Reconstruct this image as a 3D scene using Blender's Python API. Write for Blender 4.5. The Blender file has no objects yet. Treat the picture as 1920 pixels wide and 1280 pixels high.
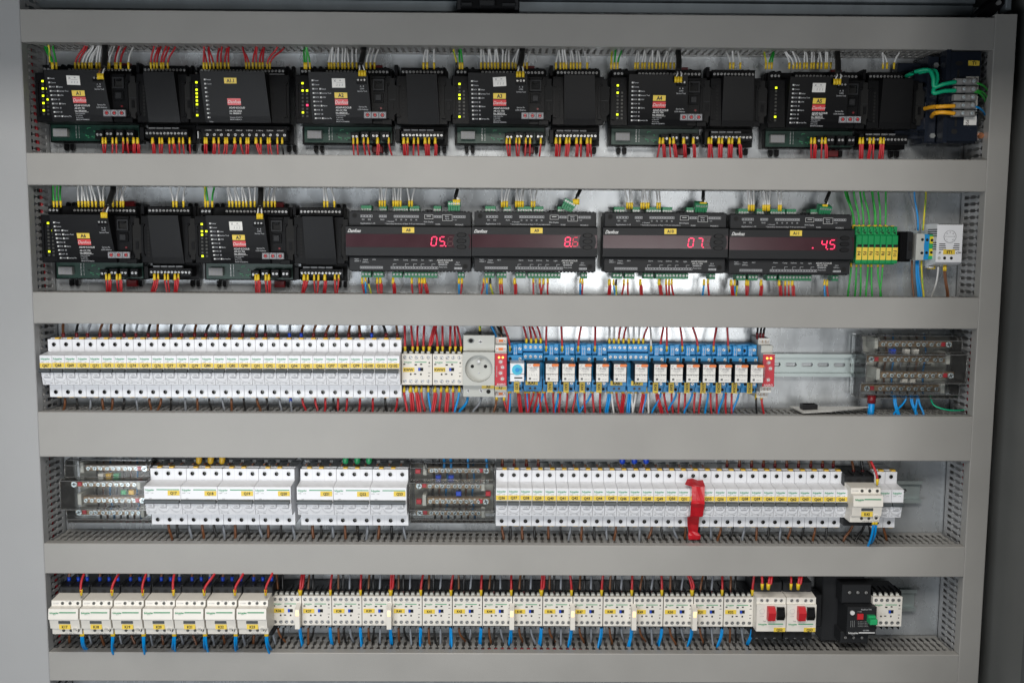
import bpy, math, random
from mathutils import Vector, Matrix
random.seed(7)
C = bpy.context.scene
col = C.collection
R = math.radians

# ------------------------------------------------------------------ camera
FPX = 1800.0
YAW, PITCH, ROLL = R(0.47266), R(5.92941), R(0.38637)
CAMD = 1472.0                    # mm from the mounting plate
Z0 = 1.30                        # camera height in metres
fwd = Vector((math.sin(YAW)*math.cos(PITCH), math.cos(YAW)*math.cos(PITCH), -math.sin(PITCH)))
r0 = Vector((math.cos(YAW), -math.sin(YAW), 0)); u0_ = r0.cross(fwd)
RV = r0*math.cos(ROLL) + u0_*math.sin(ROLL); UV = -r0*math.sin(ROLL) + u0_*math.cos(ROLL)
cd = bpy.data.cameras.new('camera'); cam = bpy.data.objects.new('camera', cd); col.objects.link(cam)
cd.sensor_width = 36.0; cd.lens = FPX/1920*36.0; cd.clip_start = 0.02; cd.clip_end = 60
cam.matrix_world = Matrix(((RV.x, UV.x, -fwd.x, 0), (RV.y, UV.y, -fwd.y, -CAMD/1000), (RV.z, UV.z, -fwd.z, Z0), (0, 0, 0, 1)))
C.camera = cam

# ------------------------------------------------------------------ world and lamps
W = bpy.data.worlds.new('World'); C.world = W; W.use_nodes = True
bg = W.node_tree.nodes['Background']; bg.inputs[0].default_value = (0.80, 0.90, 1.0, 1); bg.inputs[1].default_value = 0.032
def area(name, loc, target, sx, sy, power, color):
    l = bpy.data.lights.new(name, 'AREA'); l.shape = 'RECTANGLE'; l.size = sx; l.size_y = sy; l.energy = power; l.color = color
    o = bpy.data.objects.new(name, l); col.objects.link(o); o.location = loc
    o.rotation_euler = (Vector(target)-Vector(loc)).to_track_quat('-Z', 'Y').to_euler()
    return o
area('ceiling_light', (-0.05, -1.70, Z0+0.76), (-0.1, 0, Z0-0.28), 0.9, 0.4, 17.5, (1.0, 0.965, 0.91))
area('overhead_light', (-0.35, -1.15, Z0+1.65), (-0.1, 0, Z0-0.4), 0.9, 0.5, 19, (1.0, 0.95, 0.88))
area('window_light', (-0.80, -1.75, Z0-0.56), (-0.15, 0, Z0-0.38), 0.9, 0.6, 14, (0.92, 0.96, 1.0))
area('rear_right_light', (0.58, -2.7, Z0-0.26), (0.2, 0, Z0-0.12), 0.66, 0.56, 13, (1.0, 0.99, 0.97))  # unseen bright source behind the camera, set to reflect in the plate
C.view_settings.view_transform = 'Standard'; C.view_settings.look = 'None'
C.view_settings.exposure = 0.06; C.view_settings.gamma = 1.0; C.view_settings.use_curve_mapping = False
C.render.engine = 'CYCLES'

# ------------------------------------------------------------------ unprojection helpers (mm, d = distance out from plate)
def unp(px, py, d):
    v = fwd + RV*((px-960)/FPX) - UV*((py-640)/FPX)
    t = (CAMD-d)/v.y
    return v.x*t, v.z*t
def xat(px, z, d):               # world x of the point at height z, depth d seen in column px
    k = (px-960)/FPX
    a = RV - fwd*k
    return -(a.y*(CAMD-d) + a.z*z)/a.x

# ------------------------------------------------------------------ materials
MATS = {}
def mat(name, color, rough=0.45, metal=0.0, bump=0.0, bscale=400, spec=0.5, emit=None, estr=0, vary=0.0, vscale=8, coat=0.0):
    m = bpy.data.materials.new(name); m.use_nodes = True
    nt = m.node_tree; b = nt.nodes['Principled BSDF']
    b.inputs['Base Color'].default_value = (*color, 1); b.inputs['Roughness'].default_value = rough
    b.inputs['Metallic'].default_value = metal; b.inputs['Specular IOR Level'].default_value = spec
    b.inputs['Coat Weight'].default_value = coat
    if emit:
        b.inputs['Emission Color'].default_value = (*emit, 1); b.inputs['Emission Strength'].default_value = estr
    if bump or vary:
        tc = nt.nodes.new('ShaderNodeTexCoord'); geo = nt.nodes.new('ShaderNodeNewGeometry')
        n = nt.nodes.new('ShaderNodeTexNoise'); n.inputs['Scale'].default_value = vscale; n.inputs['Detail'].default_value = 5
        nt.links.new(geo.outputs['Position'], n.inputs['Vector'])
        if vary:
            mx = nt.nodes.new('ShaderNodeMix'); mx.data_type = 'RGBA'; mx.blend_type = 'MULTIPLY'
            rp = nt.nodes.new('ShaderNodeMapRange'); rp.inputs[1].default_value = .3; rp.inputs[2].default_value = .7
            rp.inputs[3].default_value = 1-vary; rp.inputs[4].default_value = 1+vary*.3
            nt.links.new(n.outputs['Fac'], rp.inputs[0])
            mx.inputs[0].default_value = 1; mx.inputs[6].default_value = (*color, 1)
            nt.links.new(rp.outputs[0], mx.inputs[7]); nt.links.new(mx.outputs[2], b.inputs['Base Color'])
            rr = nt.nodes.new('ShaderNodeMapRange'); rr.inputs[3].default_value = rough*.85; rr.inputs[4].default_value = min(1, rough*1.2)
            nt.links.new(n.outputs['Fac'], rr.inputs[0]); nt.links.new(rr.outputs[0], b.inputs['Roughness'])
        if bump:
            n2 = nt.nodes.new('ShaderNodeTexNoise'); n2.inputs['Scale'].default_value = bscale; n2.inputs['Detail'].default_value = 3
            nt.links.new(geo.outputs['Position'], n2.inputs['Vector'])
            bp = nt.nodes.new('ShaderNodeBump'); bp.inputs['Strength'].default_value = bump; bp.inputs['Distance'].default_value = 0.001
            nt.links.new(n2.outputs['Fac'], bp.inputs['Height']); nt.links.new(bp.outputs[0], b.inputs['Normal'])
    MATS[name] = m
    return m
mat('duct', (0.345, 0.338, 0.322), 0.42, bump=.25, bscale=900, vary=.10, vscale=7)
mat('duct_side', (0.36, 0.365, 0.37), 0.42, bump=.25, bscale=900, vary=.06, vscale=6)
mat('white', (0.80, 0.81, 0.84), 0.32, vary=.03, vscale=60)
mat('white_dim', (0.62, 0.63, 0.66), 0.35)
mat('cream', (0.76, 0.73, 0.67), 0.38, vary=.05, vscale=50)
mat('lightgrey', (0.50, 0.51, 0.48), 0.38, vary=.04, vscale=50)
mat('grey', (0.20, 0.21, 0.21), 0.4)
mat('black', (0.005, 0.0052, 0.006), 0.38, bump=.12, bscale=1500, spec=.13)
mat('black_gloss', (0.006, 0.006, 0.007), 0.4, spec=.25)
mat('charcoal', (0.018, 0.019, 0.021), 0.45, bump=.15, bscale=1500, spec=.22)
mat('slate', (0.055, 0.065, 0.072), 0.38)
mat('navy', (0.012, 0.016, 0.026), 0.25, vary=.1, vscale=40)
mat('dark', (0.004, 0.004, 0.004), 0.8)
mat('darkgrey', (0.05, 0.055, 0.055), 0.45, vary=.1)
mat('display', (0.050, 0.014, 0.021), 0.24, spec=.35, vary=.15, vscale=30)
mat('dark_screw', (0.16, 0.16, 0.15), 0.35, metal=.8)
mat('screw', (0.50, 0.50, 0.50), 0.38, metal=.7)
mat('zinc', (0.74, 0.86, 0.92), 0.22, metal=.45)
mat('brass', (0.26, 0.18, 0.11), 0.34, metal=.4, vary=.15, vscale=90)
mat('copper', (0.70, 0.30, 0.16), 0.35, metal=1.0)
mat('yellow', (0.80, 0.58, 0.065), 0.45)
mat('clip_yellow', (0.72, 0.44, 0.03), 0.4)
mat('ferrule', (0.72, 0.50, 0.02), 0.38)
mat('red', (0.52, 0.022, 0.03), 0.36)
mat('darkred', (0.16, 0.008, 0.012), 0.35)
mat('logo_red', (0.62, 0.03, 0.035), 0.35)
mat('tape', (0.55, 0.015, 0.025), 0.3, bump=.6, bscale=160, vary=.2, vscale=90)
mat('module_red', (0.50, 0.012, 0.03), 0.35)
mat('orange', (0.78, 0.19, 0.03), 0.4)
mat('blue', (0.015, 0.27, 0.60), 0.36, vary=.08, vscale=80)
mat('wire_blue', (0.0, 0.26, 0.66), 0.35)
mat('sleeve_blue', (0.01, 0.07, 0.60), 0.35)
mat('green', (0.02, 0.36, 0.13), 0.38)
mat('block_green', (0.0, 0.26, 0.07), 0.4)
mat('wire_green', (0.02, 0.34, 0.04), 0.35)
mat('plug_green', (0.02, 0.20, 0.085), 0.42)
mat('pcb', (0.0, 0.032, 0.02), 0.32, vary=.25, vscale=120)
mat('print_green', (0.0, 0.30, 0.12), 0.5)
mat('print_white', (0.66, 0.66, 0.66), 0.5)
mat('print_dim', (0.30, 0.31, 0.31), 0.5)
mat('print_grey', (0.22, 0.22, 0.24), 0.5)
mat('print_pale', (0.45, 0.46, 0.48), 0.5)
mat('print_black', (0.012, 0.012, 0.012), 0.5)
mat('paper', (0.78, 0.77, 0.74), 0.6, vary=.08, vscale=50)
mat('wire_red', (0.45, 0.018, 0.026), 0.36)
mat('wire_white', (0.66, 0.66, 0.65), 0.4)
mat('wire_black', (0.012, 0.012, 0.012), 0.35)
mat('wire_grey', (0.23, 0.25, 0.28), 0.4)
mat('wire_brown', (0.17, 0.062, 0.022), 0.4)
mat('wire_yellow', (0.68, 0.56, 0.02), 0.4)
mat('sleeve_green', (0.0, 0.38, 0.19), 0.45)
mat('sleeve_orange', (0.85, 0.40, 0.02), 0.45)
mat('led_yellow', (0.5, 0.6, 0.0), 0.4, emit=(0.85, 1.0, 0.02), estr=1.3)
mat('led_off', (0.05, 0.05, 0.045), 0.4)
mat('led_red', (0.5, 0.0, 0.03), 0.4, emit=(1.0, 0.05, 0.16), estr=1.6)
mat('led_amber', (0.8, 0.5, 0.1), 0.4, emit=(1.0, 0.50, 0.06), estr=2.2)
mat('lamp_glow', (0.9, 0.75, 0.5), 0.4, emit=(1.0, 0.50, 0.16), estr=1.3)
mat('digit_lit', (0.5, 0.0, 0.05), 0.4, emit=(1.0, 0.04, 0.12), estr=1.6)
mat('digit_dim', (0.22, 0.0, 0.02), 0.4, emit=(1.0, 0.04, 0.1), estr=0.6)
mat('digit_off', (0.07, 0.01, 0.014), 0.4)
mat('dial_cyan', (0.05, 0.48, 0.68), 0.3)

def galvanised(name, color, rough, metal=0.9):
    m = mat(name, color, rough, metal=metal)
    nt = m.node_tree; b = nt.nodes['Principled BSDF']
    geo = nt.nodes.new('ShaderNodeNewGeometry')
    mp = nt.nodes.new('ShaderNodeMapping'); mp.inputs['Scale'].default_value = (2.2, 1, .8)
    n = nt.nodes.new('ShaderNodeTexNoise'); n.inputs['Scale'].default_value = 14; n.inputs['Detail'].default_value = 8; n.inputs['Roughness'].default_value = .62
    v = nt.nodes.new('ShaderNodeTexVoronoi'); v.inputs['Scale'].default_value = 45
    nt.links.new(geo.outputs['Position'], mp.inputs[0]); nt.links.new(mp.outputs[0], n.inputs['Vector']); nt.links.new(geo.outputs['Position'], v.inputs['Vector'])
    ad = nt.nodes.new('ShaderNodeMath'); ad.operation = 'MULTIPLY_ADD'; ad.inputs[1].default_value = .10
    nt.links.new(v.outputs['Color'], ad.inputs[0]); nt.links.new(n.outputs['Fac'], ad.inputs[2])
    r1 = nt.nodes.new('ShaderNodeMapRange'); r1.inputs[1].default_value = .35; r1.inputs[2].default_value = .95
    r1.inputs[3].default_value = rough-.08; r1.inputs[4].default_value = rough+.12
    nt.links.new(ad.outputs[0], r1.inputs[0]); nt.links.new(r1.outputs[0], b.inputs['Roughness'])
    r2 = nt.nodes.new('ShaderNodeMapRange'); r2.inputs[1].default_value = .3; r2.inputs[2].default_value = 1.0
    r2.inputs[3].default_value = .85; r2.inputs[4].default_value = 1.1
    nt.links.new(ad.outputs[0], r2.inputs[0])
    mx = nt.nodes.new('ShaderNodeMix'); mx.data_type = 'RGBA'; mx.blend_type = 'MULTIPLY'; mx.inputs[0].default_value = 1
    mx.inputs[6].default_value = (*color, 1); nt.links.new(r2.outputs[0], mx.inputs[7]); nt.links.new(mx.outputs[2], b.inputs['Base Color'])
    bp = nt.nodes.new('ShaderNodeBump'); bp.inputs['Strength'].default_value = .035; bp.inputs['Distance'].default_value = .001
    nt.links.new(n.outputs['Fac'], bp.inputs['Height']); nt.links.new(bp.outputs[0], b.inputs['Normal'])
galvanised('plate', (0.58, 0.61, 0.635), 0.28, .5)
mat('rail', (0.50, 0.57, 0.57), 0.33, metal=.55)
galvanised('frame_steel', (0.30, 0.34, 0.37), 0.5, .6)

def clear(name, tint, ior, rough=0.06, haze=.0):
    m = bpy.data.materials.new(name); m.use_nodes = True; nt = m.node_tree; nt.nodes.clear()
    o = nt.nodes.new('ShaderNodeOutputMaterial'); t = nt.nodes.new('ShaderNodeBsdfTransparent'); t.inputs[0].default_value = (*tint, 1)
    g = nt.nodes.new('ShaderNodeBsdfGlossy'); g.inputs['Roughness'].default_value = rough
    d = nt.nodes.new('ShaderNodeBsdfDiffuse'); d.inputs[0].default_value = (.5, .5, .5, 1)
    f = nt.nodes.new('ShaderNodeFresnel'); f.inputs[0].default_value = ior
    m1 = nt.nodes.new('ShaderNodeMixShader'); m1.inputs[0].default_value = haze
    m2 = nt.nodes.new('ShaderNodeMixShader')
    nt.links.new(t.outputs[0], m1.inputs[1]); nt.links.new(d.outputs[0], m1.inputs[2])
    nt.links.new(f.outputs[0], m2.inputs[0]); nt.links.new(m1.outputs[0], m2.inputs[1]); nt.links.new(g.outputs[0], m2.inputs[2])
    nt.links.new(m2.outputs[0], o.inputs[0]); MATS[name] = m
clear('clear', (.95, .95, .94), 1.24, .10, .025)
clear('clear_edge', (.66, .67, .67), 1.6, .10, .22)
clear('milky', (.55, .56, .56), 1.5, .2, .5)

# ------------------------------------------------------------------ mesh collector; local axes u right, v up, w out towards viewer, in mm
class MB:
    def __init__(s, m='white'):
        s.v = []; s.f = []; s.fm = []; s.m = m; s.tf = None; s.sm = []
    def add(s, vs, fs, m=None, smooth=False):
        o = len(s.v)
        if s.tf: vs = [s.tf(*p) for p in vs]
        s.v += vs; s.f += [tuple(i+o for i in f) for f in fs]; s.fm += [m or s.m]*len(fs); s.sm += [smooth]*len(fs)
        return s
    def box(s, u0, u1, v0, v1, w0, w1, b=0.0, m=None):
        if b:
            vs = [(u0,v0,w0),(u1,v0,w0),(u1,v1,w0),(u0,v1,w0),(u0,v0,w1-b),(u1,v0,w1-b),(u1,v1,w1-b),(u0,v1,w1-b),
                  (u0+b,v0+b,w1),(u1-b,v0+b,w1),(u1-b,v1-b,w1),(u0+b,v1-b,w1)]
            fs = [(3,2,1,0),(0,1,5,4),(1,2,6,5),(2,3,7,6),(3,0,4,7),(4,5,9,8),(5,6,10,9),(6,7,11,10),(7,4,8,11),(8,9,10,11)]
        else:
            vs = [(u0,v0,w0),(u1,v0,w0),(u1,v1,w0),(u0,v1,w0),(u0,v0,w1),(u1,v0,w1),(u1,v1,w1),(u0,v1,w1)]
            fs = [(3,2,1,0),(0,1,5,4),(1,2,6,5),(2,3,7,6),(3,0,4,7),(4,5,6,7)]
        return s.add(vs, fs, m)
    def prism(s, poly, u0, u1, m=None):          # poly of (v, w), clockwise or not, swept along u
        n = len(poly); vs = [(u0, p[0], p[1]) for p in poly] + [(u1, p[0], p[1]) for p in poly]
        fs = [tuple(range(n)), tuple(reversed(range(n, 2*n)))] + [(i, n+i, n+(i+1) % n, (i+1) % n) for i in range(n)]
        return s.add(vs, fs, m)
    def slab(s, poly, w0, w1, m=None):           # poly of (u, v) counter-clockwise seen from the front
        n = len(poly); vs = [(p[0], p[1], w0) for p in poly] + [(p[0], p[1], w1) for p in poly]
        fs = [tuple(reversed(range(n))), tuple(range(n, 2*n))] + [(i, (i+1) % n, n+(i+1) % n, n+i) for i in range(n)]
        return s.add(vs, fs, m)
    def cyl(s, u, v, r, w0, w1, n=12, m=None, r1=None, ry=None):
        r1 = r if r1 is None else r1; k = (ry or r)/r
        p = [(math.cos(2*math.pi*i/n), math.sin(2*math.pi*i/n)) for i in range(n)]
        vs = [(u+r*a, v+r*k*b, w0) for a, b in p] + [(u+r1*a, v+r1*k*b, w1) for a, b in p]
        fs = [tuple(reversed(range(n))), tuple(range(n, 2*n))] + [(i, (i+1) % n, n+(i+1) % n, n+i) for i in range(n)]
        return s.add(vs, fs, m)
    def ring(s, u, v, ri, ro, w0, w1, n=20, m=None):
        vs = []; fs = []
        for i in range(n):
            a = 2*math.pi*i/n; c, d = math.cos(a), math.sin(a)
            vs += [(u+ri*c, v+ri*d, w0), (u+ri*c, v+ri*d, w1), (u+ro*c, v+ro*d, w1), (u+ro*c, v+ro*d, w0)]
        for i in range(n):
            a = 4*i; b = 4*((i+1) % n)
            for k in range(3): fs.append((a+k, a+k+1, b+k+1, b+k))
        return s.add(vs, fs, m)
    def holed(s, u0, u1, v0, v1, cu, cv, r, w, depth, n=16, rx=None, m=None, floor=None, wallm=None):
        # rectangular front face with a round or oblong hole sunk to w-depth
        rx = rx or r; inn = []; out = []
        for i in range(n):
            a = 2*math.pi*(i+.5)/n; c, d = math.cos(a), math.sin(a)
            inn.append((cu+(rx-r)*(1 if c > 0 else -1)+r*c, cv+r*d))
            tx = ((u1-cu) if c > 0 else (u0-cu))/c if abs(c) > 1e-6 else 1e9
            ty = ((v1-cv) if d > 0 else (v0-cv))/d if abs(d) > 1e-6 else 1e9
            t = min(tx, ty); out.append((cu+t*c, cv+t*d))
        vs = [(a, b, w) for a, b in out]+[(a, b, w) for a, b in inn]+[(a, b, w-depth) for a, b in inn]
        fs = []
        for i in range(n):
            j = (i+1) % n
            fs.append((i, j, n+j, n+i))
        s.add(vs, fs, m)
        s.add(vs, [(n+i, n+(i+1) % n, 2*n+(i+1) % n, 2*n+i) for i in range(n)], wallm or m)
        if floor: s.add(vs, [tuple(range(2*n, 3*n))], floor)
        for (a, b) in ((u0, v0), (u1, v0), (u1, v1), (u0, v1)):     # fill the corners
            k = sorted(range(n), key=lambda i: (out[i][0]-a)**2+(out[i][1]-b)**2)[:2]
            p, q = out[k[0]], out[k[1]]
            s.add([(a, b, w), (p[0], p[1], w), (q[0], q[1], w)], [(0, 1, 2)], m)
        return s
    def tube(s, pts, r, n=8, m=None, m2=None, cap=True):
        vs = []; fs = []; P = [Vector(p) for p in pts]; up = Vector((0.3, 0.2, 1))
        for i, p in enumerate(P):
            t = (P[min(i+1, len(P)-1)]-P[max(i-1, 0)]).normalized()
            a = t.cross(Vector((0, 0, 1)) if abs(t.z) < .9 else Vector((1, 0, 0))).normalized(); b = t.cross(a)
            rr = r[i] if isinstance(r, (list, tuple)) else r
            for k in range(n):
                q = 2*math.pi*k/n; vs.append(tuple(p+a*rr*math.cos(q)+b*rr*math.sin(q)))
        L = len(P)
        ms = []
        for i in range(L-1):
            for k in range(n):
                fs.append((i*n+k, i*n+(k+1) % n, (i+1)*n+(k+1) % n, (i+1)*n+k)); ms.append(m2 if (m2 and (k+i//2) % 4 == 0) else (m or s.m))
        o = len(s.v)
        if s.tf: vs = [s.tf(*p) for p in vs]
        s.v += vs; s.f += [tuple(i+o for i in f) for f in fs]; s.fm += ms; s.sm += [True]*len(fs)
        if cap:
            s.f += [tuple(o+k for k in reversed(range(n))), tuple(o+(L-1)*n+k for k in range(n))]; s.fm += [m or s.m]*2; s.sm += [False]*2
        return s
    def text(s, t, u, v, w, h, m=None, align='c', sx=1.0, shear=0, rot=0, bold=.012, wf=None):
        vs, fs, x0, x1 = glyphs(t, bold)
        k = h/0.72; wd = (x1-x0)*k*sx
        off = {'c': -wd/2, 'l': 0, 'r': -wd}[align]
        c, sn = math.cos(rot), math.sin(rot); out = []
        for x, y in vs:
            a = (x-x0)*k*sx+off+shear*y*k; b = y*k-h/2
            a, b = a*c-b*sn, a*sn+b*c
            out.append((u+a, v+b, (wf(v+b) if wf else w)))
        return s.add(out, fs, m)
    def mesh(s, name):
        me = bpy.data.meshes.new(name)
        me.from_pydata([(a*.001, -c*.001, b*.001) for a, b, c in s.v], [], s.f)
        names = []
        for x in s.fm:
            if x not in names: names.append(x)
        for x in names: me.materials.append(MATS[x])
        ix = {x: i for i, x in enumerate(names)}
        me.polygons.foreach_set('material_index', [ix[x] for x in s.fm])
        me.polygons.foreach_set('use_smooth', s.sm)
        me.update()
        return me

_gl = {}
def glyphs(t, bold):
    k = (t, bold)
    if k in _gl: return _gl[k]
    cu = bpy.data.curves.new('t', 'FONT'); cu.body = t; cu.size = 1; cu.resolution_u = 2; cu.offset = bold
    ob = bpy.data.objects.new('t', cu); me = bpy.data.meshes.new_from_object(ob)
    vs = [(v.co.x, v.co.y) for v in me.vertices]; fs = [tuple(p.vertices) for p in me.polygons]
    x0 = min([v[0] for v in vs] or [0]); x1 = max([v[0] for v in vs] or [0])
    bpy.data.meshes.remove(me); bpy.data.objects.remove(ob); bpy.data.curves.remove(cu)
    _gl[k] = (vs, fs, x0, x1)
    return _gl[k]

CACHE = {}
def thing(name, label, cat, x, z, group=None, d=0):
    o = bpy.data.objects.new(name, None); col.objects.link(o); o.empty_display_size = .01
    o.location = (x*.001, -d*.001, z*.001+Z0); o['label'] = label; o['category'] = cat
    if group: o['group'] = group
    return o
def part(parent, name, build, key=None, label=None, at=None):
    if key and key in CACHE: me = CACHE[key]
    else:
        mb = build() if callable(build) else build
        me = mb.mesh(name)
        if key: CACHE[key] = me
    o = bpy.data.objects.new(name, me); col.objects.link(o)
    if parent: o.parent = parent
    if at: o.location = (at[0]*.001, -at[2]*.001, at[1]*.001)
    if label: o['label'] = label
    return o
def solo(name, mb, label, cat, x=0, z=0, d=0, group=None, kind=None):
    o = bpy.data.objects.new(name, mb.mesh(name)); col.objects.link(o)
    o.location = (x*.001, -d*.001, z*.001+Z0)
    if kind: o['kind'] = kind
    if label: o['label'] = label
    if cat: o['category'] = cat
    if group: o['group'] = group
    return o
def screw(parent, u, v, w, r=2.0, kind='slot', m='screw'):
    a = random.choice([0, 25, 55, 80, 110, 140])
    def b():
        mb = MB(m); mb.cyl(0, 0, r, -1.5, 0, 12); mb.cyl(0, 0, r*.86, 0, .35, 12)
        c, s = math.cos(R(a)), math.sin(R(a))
        def bar(L, t, ang):
            c, s = math.cos(ang), math.sin(ang)
            P = [(-L, -t), (L, -t), (L, t), (-L, t)]
            mb.add([(x*c-y*s, x*s+y*c, .45) for x, y in P], [(0, 1, 2, 3)], 'dark')
        bar(r*.85, r*.16, R(a))
        if kind == 'cross': bar(r*.6, r*.15, R(a+90))
        return mb
    return part(parent, 'terminal_screw', b, f'screw{r}{kind}{m}{a}', at=(u, v, w))
def tag(parent, text, u0, u1, v0, v1, w, vert=False, h=None, wf=None, skew=0):
    cu, cv = (u0+u1)/2, (v0+v1)/2
    mb = MB('yellow')
    if wf:
        vs = [(u0, v0, wf(v0)+.5), (u1, v0, wf(v0)+.5), (u1, v1, wf(v1)+.5), (u0, v1, wf(v1)+.5)]
        vs += [(a, b, c-1) for a, b, c in vs]
        mb.add(vs, [(0, 1, 2, 3), (7, 6, 5, 4), (0, 4, 5, 1), (1, 5, 6, 2), (2, 6, 7, 3), (3, 7, 4, 0)])
    else: mb.box(u0, u1, v0, v1, w-.3, w+.7)
    t = part(parent, 'marker_tag', mb)
    h = h or min((v1-v0)*.56, 5)
    l = MB('print_black')
    if vert: l.text(text, cu, cv, w+.95, h, rot=-math.pi/2, sx=.95, bold=.022)
    else: l.text(text, cu, cv, w+.95, h*1.1, bold=.034, sx=.93, wf=(lambda v: wf(v)+.8) if wf else None)
    part(t, 'lettering', l)
    return t

# ------------------------------------------------------------------ cabinet and ducts
XL, XR = -682.0, 692.0
DT = 80.0
HD = [(274.6, 319.6), (75.8, 121.2), (-122.5, -76.7), (-319.1, -252.1), (-495.9, -449.7), (-662.5, -617.3)]
plate = thing('mounting_plate', 'bare galvanised steel mounting plate behind all the rows of devices', 'back panel', 0, 0)
part(plate, 'sheet', MB('plate').box(-860, 735, -900, 352, -3, 0))
cab = thing('cabinet', 'dark steel cabinet shell around the right side and top of the ducts', 'cabinet', 0, 0)
mat('shell', (0.15, 0.155, 0.15), 0.5, vary=.1)
part(cab, 'side_wall', MB('shell').box(752, 758, -900, 420, -40, 520))
part(cab, 'roof', MB('darkgrey').box(-900, 752, 414, 420, -40, 400))
part(cab, 'shade_frame', MB('darkgrey').box(610, 752, -900, 311, 394, 400))  # unseen stile, added to shade the right end of the plate
part(cab, 'shade_frame', MB('darkgrey').box(-900, 752, 312, 414, 394, 400))  # unseen lip, added to keep light off the topmost duct
part(cab, 'back', MB('darkgrey').box(-900, 752, -900, 414, -45, -41))
fr = MB('frame_steel'); fr.box(-860, 690, 353, 372, 4, 22, .8); fr.box(-860, 690, 336, 351, 6, 16, .8); fr.box(-860, 690, 374, 377, 0, 30, .5)
part(cab, 'top_rail', fr)
# dark cable entry block and hinge above the top duct
cx_, cz_ = unp(915, 8, 60)
ce = thing('cable_entry', 'black plastic cable entry block at the top centre above the ducts', 'cable entry', cx_, cz_, d=20)
mb = MB('black'); mb.box(-45, 45, -8, 14, 0, 46, 1.5); mb.box(-38, -22, -5, 0, 46, 50, 1, m='charcoal'); mb.box(-12, 10, -5, 3, 46, 52, 1, m='charcoal'); mb.box(20, 40, -5, 0, 46, 50, 1, m='charcoal')
part(ce, 'body', mb); 
for u in (-41, 41): part(ce, 'side_flange', MB('charcoal').box(u-3, u+3, -9.5, 12, 10, 48, 1))
hx, hz = unp(1880, 10, 60)
hg = thing('hinge_bracket', 'black hinge bracket in the dark upper right corner of the cabinet', 'hinge', hx, hz, d=20)
part(hg, 'arm', MB('black').slab([(-44, -24), (-20, -24), (22, 20), (6, 26)], 0, 34)); part(hg, 'plate', MB('frame_steel').box(6, 14, -6, 14, 20, 38, 1))
part(hg, 'bolt', MB('screw').cyl(-4, 4, 3.2, 34, 38)); part(hg, 'bolt', MB('screw').cyl(2, -14, 2.6, 30, 37))

def slotted(length, along, m):
    # comb wall in the plane (s, t): fingers 10 mm apart with keyhole necks; mapped by `along`
    mb = MB(m); th = 1.5
    ts = [(0, 5, 5), (11, 5, 5), (11.01, 2.35, 2.35), (25, 2.35, 2.35), (26.5, 4.2, 4.2), (29, 4.2, 4.2), (30.5, 2.35, 2.35), (46, 2.35, 2.35), (47.5, 4.2, 4.2), (50, 4.2, 4.2), (51.5, 2.35, 2.35), (64, 2.35, 2.35), (77, 2.35, 2.35)]
    n = int(length//10)
    for i in range(n):
        c = 5+i*10
        vs = []; fs = []
        for t, a, b in ts: vs += [along(c-a, t, 0), along(c+b, t, 0), along(c-a, t, th), along(c+b, t, th)]
        for k in range(len(ts)-1):
            a = 4*k; b = a+4
            fs += [(a, a+1, b+1, b), (a+3, a+2, b+2, b+3), (a, b, b+2, a+2), (a+1, a+3, b+3, b+1)]
        fs.append((b, b+1, b+3, b+2))
        mb.add(vs, fs)
    return mb
LEN = XR-XL
duct_words = ['topmost', 'second', 'third', 'fourth and tallest', 'fifth', 'lowest']
duct_place = ['above the first row of black controllers', 'under the first row of black controllers', 'under the row with red number displays',
              'under the blue relays', 'under the breakers with red tape', 'along the bottom edge of the photo']
for k, (z0, z1) in enumerate(HD):
    h = z1-z0
    t = thing('cable_duct', f'{duct_words[k]} horizontal grey cable duct, {duct_place[k]}', 'cable duct', XL, z0, 'horizontal slotted cable ducts')
    part(t, 'base', MB('duct').box(2, LEN-2, 2, h-2, 1, 3))
    part(t, 'slotted_wall', lambda: slotted(LEN-4, lambda s_, t_, q: (2+s_, q+2, 1+t_), 'duct'), 'wallA', at=(0, 0, 0))
    part(t, 'slotted_wall', lambda: slotted(LEN-4, lambda s_, t_, q: (2+s_, q-3.5, 1+t_), 'duct'), 'wallB', at=(0, h, 0))
    def cover():
        mb = MB('duct'); g = .6
        mb.prism([(0, 65), (0, 79), (1, 80), (h-1, 80), (h, 79), (h, 65), (h-1.3, 65), (h-1.3, 78.5), (1.3, 78.5), (1.3, 65)], g, LEN-g)
        return mb
    part(t, 'cover', cover, f'cov{h:.1f}')
# vertical ducts
def vduct(x0, x1, z0, z1, label, inner):
    t = thing('cable_duct', label, 'cable duct', x0, z0, 'vertical slotted cable ducts'); w = x1-x0; h = z1-z0
    part(t, 'base', MB('duct_side').box(2, w-2, 0, h, 1, 3))
    if inner == 'R': f = lambda s_, t_, q: (w-2-1.5+q, s_, 1+t_)
    else: f = lambda s_, t_, q: (2+q, s_, 1+t_)
    part(t, 'slotted_wall', slotted(h, f, 'duct_side'))
    mb = MB('duct_side' if inner == 'R' else 'duct')
    mb.add([(u, v, q) for v in (0, h) for u, q in ((0, 63), (0, 79), (1, 80), (w-1, 80), (w, 79), (w, 63), (w-1.3, 63), (w-1.3, 78.5), (1.3, 78.5), (1.3, 63))],
           [(i, i+1, i+11, i+10) for i in range(9)]+[(9, 0, 10, 19)]+[tuple(range(10)), tuple(reversed(range(10, 20)))])
    part(t, 'cover', mb)
vduct(XL-120, XL, -760, 400, 'wide vertical grey cable duct along the left edge', 'R')
vduct(XR, XR+31.5, -760, 324, 'narrow vertical grey cable duct along the right side beside dark gap', 'L')

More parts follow.
